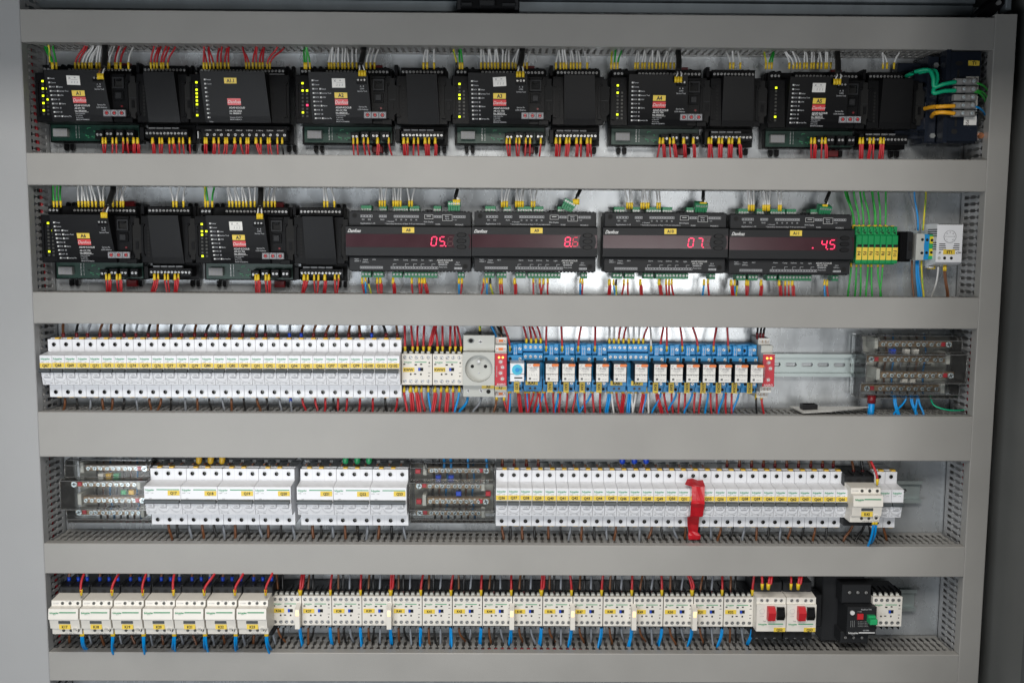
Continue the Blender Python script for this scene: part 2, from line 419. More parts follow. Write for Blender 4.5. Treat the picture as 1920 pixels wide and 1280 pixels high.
# DIN rails
def rail(z, x0, x1, label):
    t = thing('din_rail', label, 'mounting rail', x0, z, 'slotted steel mounting rails'); L = x1-x0
    mb = MB('rail')
    for s in (-1, 1):
        a = [(17.5*s, 13.6), (17.5*s, 14.8), (12.3*s, 14.8), (12.3*s, 5), (13.5*s, 5), (13.5*s, 13.6)]
        mb.prism(a, 0, L)
    n = int(L//25); 
    for i in range(n): mb.holed(i*25, (i+1)*25, -12.4, 12.4, i*25+12.5, 0, 3.1, 6.4, 2.6, n=16, rx=9, m='rail', wallm='grey')
    if L-n*25 > 1: mb.box(n*25, L, -12.4, 12.4, 5, 6.4)
    part(t, 'rail_profile', mb)
rail(-185.5, 380, 634, 'galvanised slotted mounting rail beside the right red relay in the third row')
rail(-383, 560, 652, 'galvanised slotted mounting rail end right of the contactor tagged K42')
rail(-557.5, 380, 652, 'galvanised slotted mounting rail behind the black motor starter in the bottom row')

# loose bundles inside the ducts, seen through the slots
def bundle(x0, z0, x1, z1, colors, label, dd=25):
    k = 0
    for c in colors:
        k += 1
        off = random.uniform(-1, 1)
        pts = []
        for i in range(13):
            t = i/12
            pts.append(((x0+(x1-x0)*t)+(4*math.sin(t*9+k) if x0 == x1 else 0), (z0+(z1-z0)*t)+(9*math.sin(t*11+k*2) if z0 == z1 else 0), dd+k*5+4*math.sin(t*7+k)))
        solo('cable', MB('wire_'+c).tube(pts, 2.4, 6), f'{c} cable {label[0]} inside {label[1]}', 'cable')
bundle(-691, -690, -691, 300, ['red', 'black', 'grey', 'white'], ('rising', 'the wide left vertical duct'))
bundle(712, -690, 712, 250, ['red', 'white', 'blue', 'green'], ('rising', 'the narrow right vertical duct'))
for (z, n_) in ((297, 'the topmost horizontal duct'), (-286, 'the tallest horizontal duct'), (-473, 'the fifth horizontal duct'), (-640, 'the lowest horizontal duct')):
    bundle(-650, z, 650, z, ['red', 'brown', 'black'], ('running', n_), 30)

# ------------------------------------------------------------------ wires
WM = {'r': ('red', 'wire_red'), 'w': ('white', 'wire_white'), 'g': ('green', 'wire_green'), 'y': ('yellow-green', 'wire_yellow'), 'b': ('blue', 'wire_blue'),
      'k': ('black', 'wire_black'), 'e': ('grey', 'wire_grey'), 'n': ('brown', 'wire_brown')}
ORD = ['first', 'second', 'third', 'fourth', 'fifth', 'sixth', 'seventh', 'eighth', 'ninth', 'tenth', 'eleventh', 'twelfth', 'thirteenth', 'fourteenth', 'fifteenth',
       'sixteenth', 'seventeenth', 'eighteenth', 'nineteenth', 'twentieth', 'twenty-first', 'twenty-second', 'twenty-third', 'twenty-fourth', 'twenty-fifth', 'twenty-sixth', 'twenty-seventh', 'twenty-eighth', 'twenty-ninth', 'thirtieth']
def wires(where, pyT, dT, zE, dE, data, up, fer='ferrule', r=1.35, ferlen=7, bow=0.0):
    """data: 'color:xTerminal:xEnd[:f]' in photo columns; the terminal height is pyT, the other end at world height zE"""
    tot = {}; items = []
    for s in data.split():
        q = s.split(':'); items.append(q); tot[q[0]] = tot.get(q[0], 0)+1
    items.sort(key=lambda q: float(q[1])); cnt = {}
    for q in items:
        c = q[0]; cn, mt = WM[c]; i = cnt.get(c, 0); cnt[c] = i+1
        xt, zt = unp(float(q[1]), pyT, dT); fat = 'f' in q[3:]
        de = (dE+random.uniform(-9, 9)); xe = xat(float(q[2]), zE, de)
        sgn = 1 if up else -1; L = abs(zE-zt)
        f0 = zt+sgn*ferlen*.8
        P0 = Vector((0, 0, 0)); P1 = Vector((0, sgn*ferlen*.8+sgn*L*.38, random.uniform(0, 2)+bow)); P3 = Vector((xe-xt, zE-zt, de-dT))
        P2 = Vector((xe-xt+random.uniform(-1.5, 1.5), zE-zt-sgn*L*.30, (de-dT)*.5+bow))
        pts = [tuple(P0*(1-t)**3+P1*3*t*(1-t)**2+P2*3*t*t*(1-t)+P3*t**3) for t in [j/11 for j in range(12)]]
        mb = MB(mt)
        rr = r*random.uniform(.95, 1.06)
        mb.tube(pts, rr, 8, m2='wire_green' if c == 'y' else None)
        if fat:
            mb.tube([(a+rr*1.9*(1 if j > 1 else 0), b, w_+.3) for j, (a, b, w_) in enumerate(pts)], rr, 8)
        lab = f'{cn} wire {where}' if tot[c] == 1 else f'{ORD[i]} {cn} wire from the left {where}'
        if fat: lab = lab.replace(' wire', ' wire pair', 1)
        o = solo(cn.replace('-', '_')+'_wire', mb, lab, cn+' wire', xt, zt, dT, f'{cn} wires joining devices and ducts')
        fm = 'sleeve_blue' if 's' in q[3:] else ('wire_black' if 'd' in q[3:] else fer)
        if fm and 'x' not in q[3:]:
            fr_ = rr*(1.75 if fat else 1.3)
            part(o, 'ferrule', MB(fm).tube([(0, -sgn*3, 0), (0, sgn*ferlen*.45, 0), (pts[1][0]*.5, sgn*ferlen*.9, pts[1][2]*.5)], [fr_*.75, fr_, fr_*1.02], 8))
D1, D2, D3, D4, D5, D6 = HD
ctl = 'the black controller tagged '
def top1(nm, s, **k): wires('above '+nm, 126, 44, D1[0]+5, 40, s, True, **k)
def bot1(nm, s): wires('below '+nm, 262, 44, D2[1]-4, 46, s, False)
def ext(t): return 'the plain module right of '+t
top1(ctl+'A1', 'g:98:85 g:99.5:88 g:106:100 y:94:90:d r:141:160 r:148:164 w:154.5:173 w:160.5:175 w:167.5:184 w:172:186 w:181:185 w:187:189 w:201:210 w:205:214 r:216:224 w:219:228 r:226:236 w:241:250')
top1(ext('A1'), 'r:283:289 r:289:297 r:294.5:302 r:302:312 r:306.5:317 r:314.5:329')
top1(ctl+'A1.1', 'r:382:382 r:387.7:383 r:394:391.5 r:400.6:392 r:408:412.6 r:414:416.5 r:421.5:426 r:428.6:430 r:461.5:455 r:467.3:456 r:474:480 r:480.6:482 r:487:493 r:492.6:495 r:500.6:520 r:506:533')
top1(ctl+'A2', 'g:571:571 g:574.5:573 g:581:575 w:616.7:622 w:621.7:623 w:627:630 w:634:635 w:641.7:642 w:646.7:648 w:653.7:650 w:661:660 w:668.7:669 w:687:694 w:694.5:700 w:702:710')
top1(ext('A2'), 'w:794:799 w:801:802 w:814:814')
top1(ctl+'A3', 'y:856:850:d g:862:862 g:867:864 w:902:903 w:909:905 w:915.5:916 w:922:918 w:928:929 w:934:930 w:942:942.5 w:947.5:950 w:954:954 w:961:971 w:967:973 w:981:982 w:988:994')
top1(ext('A3'), 'w:1042.5:1047 w:1051:1049 w:1057:1055 w:1062:1059 w:1070:1070 w:1075.5:1071 w:1082:1080 w:1088:1084 w:1101:1096')
top1(ctl+'A4', 'y:1146:1148 g:1152:1154 g:1158:1165 w:1191:1195 w:1196:1197 w:1204:1209 w:1209:1210 w:1217:1223 w:1223:1224 w:1230.5:1233 w:1237:1234 w:1243:1252 w:1249:1254 w:1257:1261 w:1264:1263')
top1(ext('A4'), 'w:1369:1362 w:1375:1374 w:1388:1384')
top1(ctl+'A5', 'y:1436:1433 g:1442:1449 g:1447:1451 w:1480:1471 w:1487.5:1473 w:1494:1486 w:1500:1487.5 w:1507.5:1510 w:1513:1511 w:1521:1522 w:1526:1526 w:1533:1535 w:1540:1537 w:1547.5:1549 w:1551:1551 w:1557.5:1560')
top1(ext('A5'), 'w:1655.5:1655 w:1663:1654 w:1676:1687')
bot1(ctl+'A1', 'r:192.5:193 r:198:197 r:211:209.5 r:218:217.5 r:231:230 r:239:241 r:250.5:251:f r:258:259:f')
bot1(ext('A1'), 'r:286:286:f r:299:301 r:304:305 r:317.5:320 r:324.5:328:f r:336:335 r:343:345 r:355.5:358')
bot1(ctl+'A1.1', 'r:384:385 r:387.5:388 r:401:398:f r:410:410 r:422:417 r:426:424 r:440:434:f r:451:457 r:462:461 r:466:466 r:480:488:f r:489:490 r:502:505 r:506:510 r:520:522 k:529:532')
bot1(ctl+'A2', 'r:662.5:663 r:670:672.5 r:682:685 r:690:694 r:708:706:f r:729:735')
bot1(ext('A2'), 'r:757:757.5:f r:764.5:764 r:776:776 r:784:785 r:797:799:f r:804.5:805 r:816:815:f')
bot1(ctl+'A3', 'r:950:953 r:956:957 r:968:970 r:974:972 r:986:984.5 r:994:992.5 r:1014:1011')
bot1(ext('A3'), 'r:1042.5:1041:f r:1050:1049 r:1062:1060:f r:1068:1065 r:1081:1080:f r:1089:1088 r:1101:1099:f r:1107.5:1108')
bot1(ctl+'A4', 'r:1237:1232 r:1243:1245:f r:1256:1257 r:1263:1266:f r:1282:1283:f r:1300:1300:f')
bot1(ext('A4'), 'r:1329:1327:f r:1334:1335 r:1348:1348:f r:1354:1354 r:1367:1366:f r:1373:1371 r:1386:1386:f')
bot1(ctl+'A5', 'r:1521:1521 r:1527.5:1525:f r:1541:1540 r:1547.5:1547:f')
bot1(ext('A5'), 'r:1612.5:1611:f r:1618:1616 r:1631:1627:f r:1638:1635 r:1651:1646:f r:1657:1655')
def top2(nm, s, py=385, d=44, **k): wires('above '+nm, py, d, D2[0]+5, 40, s, True, **k)
def bot2(nm, s, py=524, d=44, **k): wires('below '+nm, py, d, D3[1]-5, 48, s, False, **k)
top2(ctl+'A6', 'g:101:99 g:107:107.5 g:114:114.5 w:147.5:147 w:154:152.5 w:160:154 w:166:164 w:173:166 w:180:171 w:189:182.5 w:194:196 w:212:222 w:219.5:225 w:226:237 w:231:228')
top2(ext('A6'), 'w:325:319 w:331:337.5 w:344:348')
top2(ctl+'A7', 'y:385:384 g:390:387 g:398:402.5 w:430:427 w:436:428 w:443:440 w:449:441 w:456:453 w:462:454 w:470:465.5 w:477.5:478 w:495.5:495 w:502.5:507.5 w:509.5:517.5 w:515.5:514')
top2(ext('A7'), 'w:608:606 w:614:610 w:627:621')
dsp = 'the display controller tagged '
top2(dsp+'A8', 'w:712:713 w:716.7:714.5 w:721.7:726 w:737.5:737.5 w:742:739 w:746:748 w:751:751 w:767.5:764 w:772.5:777', 384, 42)
top2(dsp+'A9', 'w:941:942.5 w:945.5:950 w:950.5:956 w:967.5:969 w:972:970 w:976:980 w:980.5:981 w:997:994 w:1002:1007', 385, 42)
top2(dsp+'A10', 'w:1176:1170 w:1180.5:1180 w:1185:1182.5 w:1202.5:1206 w:1207:1204 w:1212:1208 w:1216:1219 w:1232.5:1231 w:1237:1235', 388, 42)
top2(dsp+'A11', 'w:1404:1402 w:1409:1407.5 w:1413:1414 w:1431:1425.5 w:1435:1431 w:1439.5:1436 w:1442:1445 w:1460:1456 w:1464:1464', 392, 42)
bot2(ctl+'A6', 'r:199:200 r:205:204:f r:219:222 r:225:225:f', 517)
bot2(ext('A6'), 'r:289.5:284:f r:296.5:289 r:309:312 r:315:317 r:328:326:f r:334.5:330', 517)
bot2(ctl+'A7', 'r:479:480 r:484:483:f r:498:499 r:504:503:f', 518)
bot2(ext('A7'), 'r:570:567:f r:577:570 r:589:592 r:597:594 r:609:607:f r:628:629 r:635:632', 518)
bot2(dsp+'A8', 'r:679:683 b:685.5:685 y:691:696:d r:707:710 r:713:713:f r:737:737:f r:772:774 r:786:787 r:791:789 r:796:800:f b:860.5:861 r:866:864', 524, 40)
bot2(dsp+'A9', 'r:907:902.5 b:913:914 y:919:924.5:d r:937:939 r:941:942 r:965:964.5:f r:1000:1001 r:1012:1015 r:1019:1014 r:1027:1027.5 b:1088:1089.5 r:1092.5:1092', 525, 40)
bot2(dsp+'A10', 'r:1142.5:1141:f b:1150.5:1154 y:1155:1155:d r:1170:1166 r:1177:1178 r:1200.5:1202:f r:1236:1239:f r:1249:1251 r:1254.5:1255 r:1259.5:1264 b:1320:1317 r:1327.5:1330', 527, 40)
bot2(dsp+'A11', 'r:1371:1374:f b:1377.5:1378 y:1382.5:1381:d r:1399:1400 r:1403:1401 r:1427:1425.5:f r:1461:1462:f r:1472.5:1472 r:1479:1479 r:1485.5:1487.5:f b:1546:1548 r:1551:1554', 528, 40)
wires('above the green blocks tagged F4 to F10', 425, 40, D2[0]+5, 30, 'g:1600:1587.5 g:1602:1584 g:1611:1601 g:1619:1612.5 g:1630:1619 g:1640:1634 g:1642:1636 g:1650:1646 g:1660:1661', True, ferlen=3)
wires('below the green blocks tagged F4 to F10', 497, 40, D3[1]-5, 35, 'g:1596:1589.5 g:1606:1602.5 g:1614:1612 g:1627.5:1624 g:1634:1635.5 g:1646:1652.5 g:1655:1650', False, ferlen=3)
wires('above the small terminal blocks left of the thermostat', 432, 30, D2[0]+5, 25, 'e:1716:1704 b:1721:1715 y:1730.5:1736', True, fer=None)
wires('below the small terminal blocks left of the thermostat', 488, 30, D3[1]-5, 35, 'n:1710:1714 b:1718:1722 b:1720:1725 b:1722:1728 y:1728:1732', False, fer=None)
wires('below the white thermostat tagged ST1', 500, 45, D3[1]-5, 35, 'w:1759:1745:x n:1770:1775 n:1773:1778', False, r=1.3)
# row 3
brk = 'the single breaker row tagged Q67 to Q102'
wires('above '+brk, 633, 40, D3[0]+4, 30, 'n:119:122 k:144:150 e:164:172 n:187.5:197 n:208:212 k:233:236 e:255:260 k:278:285 n:295.5:299 k:320:325 e:341:351 n:365:371 k:386:395 e:408:410 n:430:436 k:455:461 n:481:485 k:498:498 e:521:522 e:543:547:s n:565:572:s n:588:596 n:611:620 n:631:634 n:654:660 n:675:675 n:697:699:s k:724:717 n:745:742', True, fer='darkred', r=1.9, ferlen=8)
wires('below '+brk, 746, 40, D4[1]-4, 52, 'n:122:118 k:144:144 e:170:168 n:192:194 n:211:208 k:233:230 e:256:257 n:280:282 n:302:295 k:321:319 e:347:346 n:370:370 k:392:396 e:417:421 n:434:434 k:457:459 n:482:488 k:500:502 e:524:527 e:545:546:s r:567:573 r:591:595 r:610:608 k:625:631 r:634:633 r:651:649 r:675:673 r:699:698 k:722:726 r:745:740', False, fer=None, r=1.75)
kw = 'the small contactor tagged '
wires('above '+kw+'KWW', 657, 48, D3[0]+4, 35, 'r:759.5:758 r:774:771 r:783:784 r:794:796 r:805:815:f', True, r=1.7)
wires('above '+kw+'KWW1', 657, 48, D3[0]+4, 35, 'r:820.5:817 r:830:829.5 r:844:844 r:854:853 r:864.5:856', True, r=1.7)
wires('below '+kw+'KWW', 727, 48, D4[1]-4, 55, 'r:757.5:763 r:769.5:771:f r:780:784:f r:790:797 b:803:808', False, r=1.7)
wires('below '+kw+'KWW1', 727, 48, D4[1]-4, 55, 'r:815:809:f r:827:824 r:838:835:f r:849.5:849 b:861:852', False, r=1.7)
wires('above the white mains socket', 628, 40, D3[0]+4, 35, 'y:900:900:d', True, r=1.9)
wires('below the white mains socket', 744, 40, D4[1]-4, 55, 'b:877:861:x e:902:887:x', False, r=1.9)
wires('above the red relay tagged KF', 644, 44, D3[0]+4, 35, 'b:932:920 k:944:931 n:941:938 e:934:924', True, fer='darkred', r=1.7)
wires('below the red relay tagged KF', 743, 44, D4[1]-4, 55, 'n:931:925 r:945:950', False, r=1.6)
rl = 'the relay tagged '
for nm, s in (('KT0', 'r:956:943'), ('KA2', 'r:1024:1025.5'), ('KA3', 'r:1054:1053'), ('KA4', 'r:1084:1090'), ('KA5', 'r:1115.5:1115.5'), ('KA8', 'w:1220.5:1218 r:1238:1244'), ('KA9', 'r:1250:1251'),
              ('KON1', 'r:1279:1274.5'), ('KON2', 'r:1308:1297.5'), ('KON3', 'r:1337.5:1343'), ('KON4', 'r:1365:1364')):
    wires('above '+rl+nm, 656, 42, D3[0]+4, 35, s, True, r=1.6)
for nm, s in (('KA1', 'r:987:980 r:996:991 r:1005:994 r:1014:1005.5'), ('KA6', 'w:1142.5:1141 w:1151:1152 r:1160:1165 r:1169:1176'), ('KA7', 'w:1179:1178 w:1188:1187.5 w:1197.5:1201 r:1206:1217')):
    wires('above '+rl+nm, 642, 40, D3[0]+4, 35, s, True, r=1.5)
for nm, s in (('KT0', 'r:954.5:951 b:956.5:955 r:971:975:f'), ('KA1', 'r:985:988 b:988:990 r:992:990 r:1001:991 r:1009:1001 r:1012:1014'), ('KA2', 'b:1019:1007 r:1021:1027 r:1037:1038'), ('KA3', 'b:1047:1040 r:1050.5:1048 r:1064:1061'),
              ('KA4', 'r:1080:1074 b:1082:1087 r:1096:1098'), ('KA5', 'b:1109:1088 r:1111:1113 r:1125.5:1126'), ('KA6', 'b:1141:1135:f w:1147.5:1151 r:1156:1164 r:1168:1164:f'),
              ('KA7', 'b:1179:1176:f w:1184:1186 w:1192.5:1187 r:1205:1199:f'), ('KA8', 'b:1212:1205 w:1216:1216 r:1230:1239:f'), ('KA9', 'b:1240:1222 r:1245:1252 r:1259:1262'),
              ('KON1', 'b:1269:1250 r:1274:1272 r:1285:1284'), ('KON2', 'b:1299:1283 r:1303:1302 r:1314.5:1310'), ('KON3', 'b:1328:1322 r:1332.5:1335 r:1344:1344'), ('KON4', 'b:1358:1347 r:1361:1362 r:1372:1372 b:1386:1373')):
    wires('below '+rl+nm, 729, 42, D4[1]-4, 56, s, False, r=1.6)
wires('above the red relay beside the bare rail', 632, 44, D3[0]+4, 35, 'k:1419.5:1419 k:1425.5:1426 k:1431:1435', True, fer='darkred', r=1.6)
wires('below the red relay beside the bare rail', 741, 44, D4[1]-4, 55, 'k:1418:1420 r:1428:1433', False, r=1.6)
# row 4
wires('below the three-pole breakers tagged Q17 to Q20', 982, 36, D5[1]-4, 45, 'n:316:322 k:332:333 e:355:359 n:379:382 k:401:408 e:419:420 n:441:441 k:464:467 e:486:491 n:503:503 k:527:527 e:549:552', False, fer=None, r=2.1)
wires('below the three-pole breakers tagged Q21 to Q23', 984, 36, D5[1]-4, 45, 'n:586:588 k:602:602 e:624:625 n:647:648 k:670:674 e:689:686 n:711:709 k:734:735 e:757:761', False, fer=None, r=2.1)
wires('below the breaker row tagged Q36 to Q66', 984, 36, D5[1]-4, 42, 'n:941:944 k:957:957 n:979:980 k:1002:1003 n:1028:1028 k:1051:1055 e:1070:1066 n:1091:1090 k:1114:1115 e:1137:1138 n:1155:1151 k:1178:1175 e:1200:1199 n:1222:1216 k:1240:1245 e:1263:1270 n:1286:1284 k:1311:1309 e:1333:1333 n:1352:1345 k:1374:1369 e:1396:1392 n:1419:1418 k:1442:1441 e:1464:1463 n:1483:1477 k:1507:1501 n:1529:1524 k:1550:1549', False, fer=None, r=1.9)
wires('above the breaker row tagged Q36 to Q66', 876, 34, D4[0]+4, 22, 'n:942:943 n:964:966 n:987:988 n:1009:1009 n:1363:1362 n:1386:1386 n:1409:1409 n:1431:1431 n:1453:1452 n:1475:1473 n:1497:1497 n:1520:1519 n:1542:1540 n:1562:1562', True, fer='darkred', r=2.0)
wires('below the contactor tagged K42', 975, 95, D5[1]-4, 66, 'b:1638:1626 b:1643:1630', False, r=1.8)
wires('beneath the black base of contactor K42', 975, 40, D5[1]-4, 45, 'k:1622:1604 k:1630:1634 n:1656:1662 n:1600:1582', False, fer=None, r=2)
wires('above the contactor tagged K42', 905, 90, D4[0]+4, 70, 'r:1645:1630', True, r=1.8)
wires('above the black base of contactor K42', 888, 40, D4[0]+4, 25, 'n:1600:1592 k:1617:1612 n:1634:1622', True, fer='darkred', r=2)
# row 5
for k in range(7):
    X = 152.5+57.6*k; nm = 'the contactor tagged K%d' % (17+k)
    wires('above '+nm, 1112, 92, D5[0]+4, 68, f'r:{X}:{X+[10,20,9,5,22,18,14][k]}', True, r=1.8, bow=4)
    wires('behind '+nm, 1091, 46, D5[0]+4, 25, f'n:{X-22.5}:{X-15}:s k:{X-5}:{X-3}:s e:{X+11.5}:{X+15}:s', True, fer='sleeve_blue', r=2.1, ferlen=10)
    wires('below '+nm, 1184, 92, D6[1]-4, 70, f'b:{X}:{X+[9,3,4,2,5,3,8][k]} b:{X+3}:{X+[13,7,7,5,8,6,12][k]}', False, r=1.8)
    wires('beneath the base of '+nm, 1180, 42, D6[1]-4, 45, f'n:{X-22}:{X-19+random.uniform(-6,5)} e:{X+14}:{X+18}', False, fer=None, r=2)
NK = [36, 37, 38, 39, 40, 41, 43, 44, 45, 46, 47, 48, 49, 50, 51, 52]
KX0, KDX = 509.5, 56.5
for k, n_ in enumerate(NK):
    X = KX0+KDX*k; nm = 'the small contactor tagged K%d' % n_; j = random.uniform
    s = f'n:{X+12}:{X+13+j(-3,9)} k:{X+21}:{X+22}' + (f' e:{X+33}:{X+36+j(-3,5)}' if 1 < k < 15 else '')
    wires('above '+nm, 1114, 46, D5[0]+4, 30, s, True, fer='darkred', r=1.7)
    wires('running over '+nm, 1112, 56, D5[0]+4, 45, f'r:{X+53.5}:{X+54+[6,6,4,1,7,6,1,0,1,-4,3,0,-2,-14,-3,3][k]}' + (':f' if k in (0, 3, 8, 13) else ''), True, r=1.8)
    wires('below '+nm, 1176, 42, D6[1]-4, 35, f'n:{X+12}:{X+18+j(-8,8)} k:{X+22}:{X+26+j(-8,5)}'+(f' e:{X+34}:{X+37+j(-5,5)}' if k > 1 else ''), False, fer=None, r=1.7)
    wires('under '+nm, 1175, 50, D6[1]-4, 45, f'b:{X+52}:{X+56-k*.9} b:{X+54.5}:{X+59-k*.9}', False, fer=None, r=1.5)
wires('above the motor breakers tagged Q52 and Q53', 1101, 80, D5[0]+4, 66, 'r:1429:1428 r:1440.5:1441:f r:1483:1480 r:1496.5:1499:f', True, r=1.8)

# black multicore cables dropping to the small three-way plugs
def cable(pts, r, label, ends=(), m='wire_black'):
    P = [Vector((*unp(px, py, d), d)) for px, py, d in pts]
    o0 = P[0].copy(); Q = []
    for i in range(len(P)-1):
        a = P[max(i-1, 0)]; b = P[i]; c = P[i+1]; e = P[min(i+2, len(P)-1)]
        for t in [j/6 for j in range(6)]:
            Q.append(.5*((2*b)+(-a+c)*t+(2*a-5*b+4*c-e)*t*t+(-a+3*b-3*c+e)*t**3))
    Q.append(P[-1])
    o = solo('cable', MB(m).tube([tuple(q-o0) for q in Q], r, 10), label, 'cable', o0.x, o0.y, o0.z, 'black cables and sleeved leads')
    for (mt, x0, y0, x1, y1, d) in ends:
        a = Vector((*unp(x0, y0, d-8), d-8))-o0; b = Vector((*unp(x1, y1, d), d))-o0; mid = (a+b)/2+Vector((.8, 0, 4))
        part(o, 'core', MB(mt).tube([tuple(a), tuple(mid), tuple(b)], 1.1, 6))
        part(o, 'ferrule', MB('ferrule').tube([tuple(b+Vector((0, 2, 0))), tuple(b+Vector((0, -6, 0)))], 1.9, 8))
    return o
for nm, x0, y0, x1, y1, xs in (('A1', 197, 86, 195, 128, (184, 188, 192)), ('A2', 682, 90, 676, 122, (674, 679, 684)), ('A3', 979, 92, 975, 124, (970, 975, 981)), ('A4', 1272, 96, 1272, 134, (1267, 1272, 1277)), ('A5', 1570, 101, 1571, 138, (1565, 1570, 1575)),
                               ('A6', 212, 352, 202, 388, (191, 195, 199)), ('A7', 489, 352, 487, 390, (483, 487, 491))):
    lo = y1+18
    cable([(x0, y0-8, 50), (x0, y0+6, 56), ((x0+x1)/2+1, (y0+y1)/2, 70), (x1, y1, 82)], 4.2, f'thick black cable dropping to the white plug wires of controller {nm}',
          [('wire_brown' if nm in ('A1', 'A6') else 'wire_white', x1-2, y1-2, xs[0], lo-5, 86), ('wire_black', x1, y1-2, xs[1], lo-5, 86), ('wire_white', x1+3, y1-2, xs[2], lo-5, 86)])
for nm, x0, y0, x1, y1, xs in (('A8', 858, 350, 854, 369, (851, 854.5, 858, 861)), ('A9', 1089, 350, 1082, 368, (1076, 1079, 1082, 1084)), ('A10', 1319, 355, 1318, 374, (1314, 1317, 1320, 1323)), ('A11', 1555, 357, 1548, 378, (1544, 1547, 1550))):
    cable([(x0, y0-6, 40), (x0, y0+3, 44), ((x0+x1)/2, (y0+y1)/2+2, 50), (x1, y1, 52)], 2.6, f'black cable dropping to the loose green plug above display controller {nm}',
          [('wire_black' if i < 2 else 'wire_white', x1+i-1, y1-2, x, y1+8, 52) for i, x in enumerate(xs)])

#BUILDERS
# ------------------------------------------------------------------ black module controllers
def wfc(v): t = max(0, min(1, (v+26.2)/69)); return 61+19*(t**.85)
def wfe(v): t = max(0, min(1, (v+26.2)/69)); return 58+13*(t**.85)
def cover_mb(u0, u1, wf, slant=4):
    mb = MB('black'); N = 8; vs = [-26.2+69*i/N for i in range(N+1)]; V = []
    for v in vs:
        k = (v+26.2)/69
        a, b = u0+slant*(1-k)*.4, u1+slant*(1-k)
        V += [(a, v, 50), (a+.8, v, wf(v)), (b-.8, v, wf(v)), (b, v, 50)]
    F = []
    for i in range(N):
        p = 4*i; q = p+4
        for k in range(3): F.append((p+k, p+k+1, q+k+1, q+k))
    F += [(0, 1, 2, 3)[::-1], (4*N, 4*N+1, 4*N+2, 4*N+3)]
    return mb.add(V, F)
def term_strip(t, n, us, v, w, key, name='terminal_strip', lo=False, m='black', marg=3.2):
    h = 6.2
    def b():
        mb = MB(m); mb.box(us[0]-marg, us[-1]+marg, v-h, v+h, 22, w-1.5, .6)
        for u in us: mb.ring(u, v, 2.1, 2.45, w-1.5, w-1.0, 12)
        for i in range(len(us)-1):
            c = (us[i]+us[i+1])/2; mb.box(c-.3, c+.3, v-h+.5, v+h-.5, w-1.5, w-1.0)
        if lo:
            for u in us: mb.box(u-1.8, u+1.8, v-h-.4, v-h+.2, 27, w-5, m='dark')
        else:
            for u in us: mb.box(u-1.8, u+1.8, v+h-.2, v+h+.4, 27, w-5, m='dark')
        return mb
    p = part(t, name, b, key)
    for u in us: screw(p, u, v, w-1.0, 1.75)
    return p
def feet(t, us):
    for u in us:
        for s in (-1, 1):
            def b():
                mb = MB('black')
                for du in (-5.5, 3.5): mb.slab([(du, 0), (du+5.5, 0), (du+5.5, 8), (du+4, 10), (du+1.5, 10), (du, 8)] if s > 0 else [(du, -8), (du+1.5, -10), (du+4, -10), (du+5.5, -8), (du+5.5, 0), (du, 0)], 3, 9)
                return mb
            part(t, 'mounting_lug', b, f'lug{s}', at=(u, 53*s, 0))
def slotbar(mb, u, v0=-18, v1=31):
    mb.box(u-1.6, u+1.6, v0, v1, 56, 58.5); mb.box(u-1.6, u+3.5, v1-2.5, v1, 56, 59.5); mb.box(u-1.6, u+3.5, v0, v0+2.5, 56, 59.5)
def led(t, u, v, w, m):
    return part(t, 'indicator_led', lambda: MB(m).box(-1.55, 1.55, -1.45, 1.45, -.5, .35, .3), 'led'+m, at=(u, v, w))
TXT = [('Power', ''), ('Comm', ''), ('DO1', 'Status'), ('DO2', 'Service Tool'), ('DO3', 'LON'), ('DO4', ''), ('DO5', 'Alarm'), ('DO6', ''), ('DO7', ''), ('DO8', 'Service Pin')]
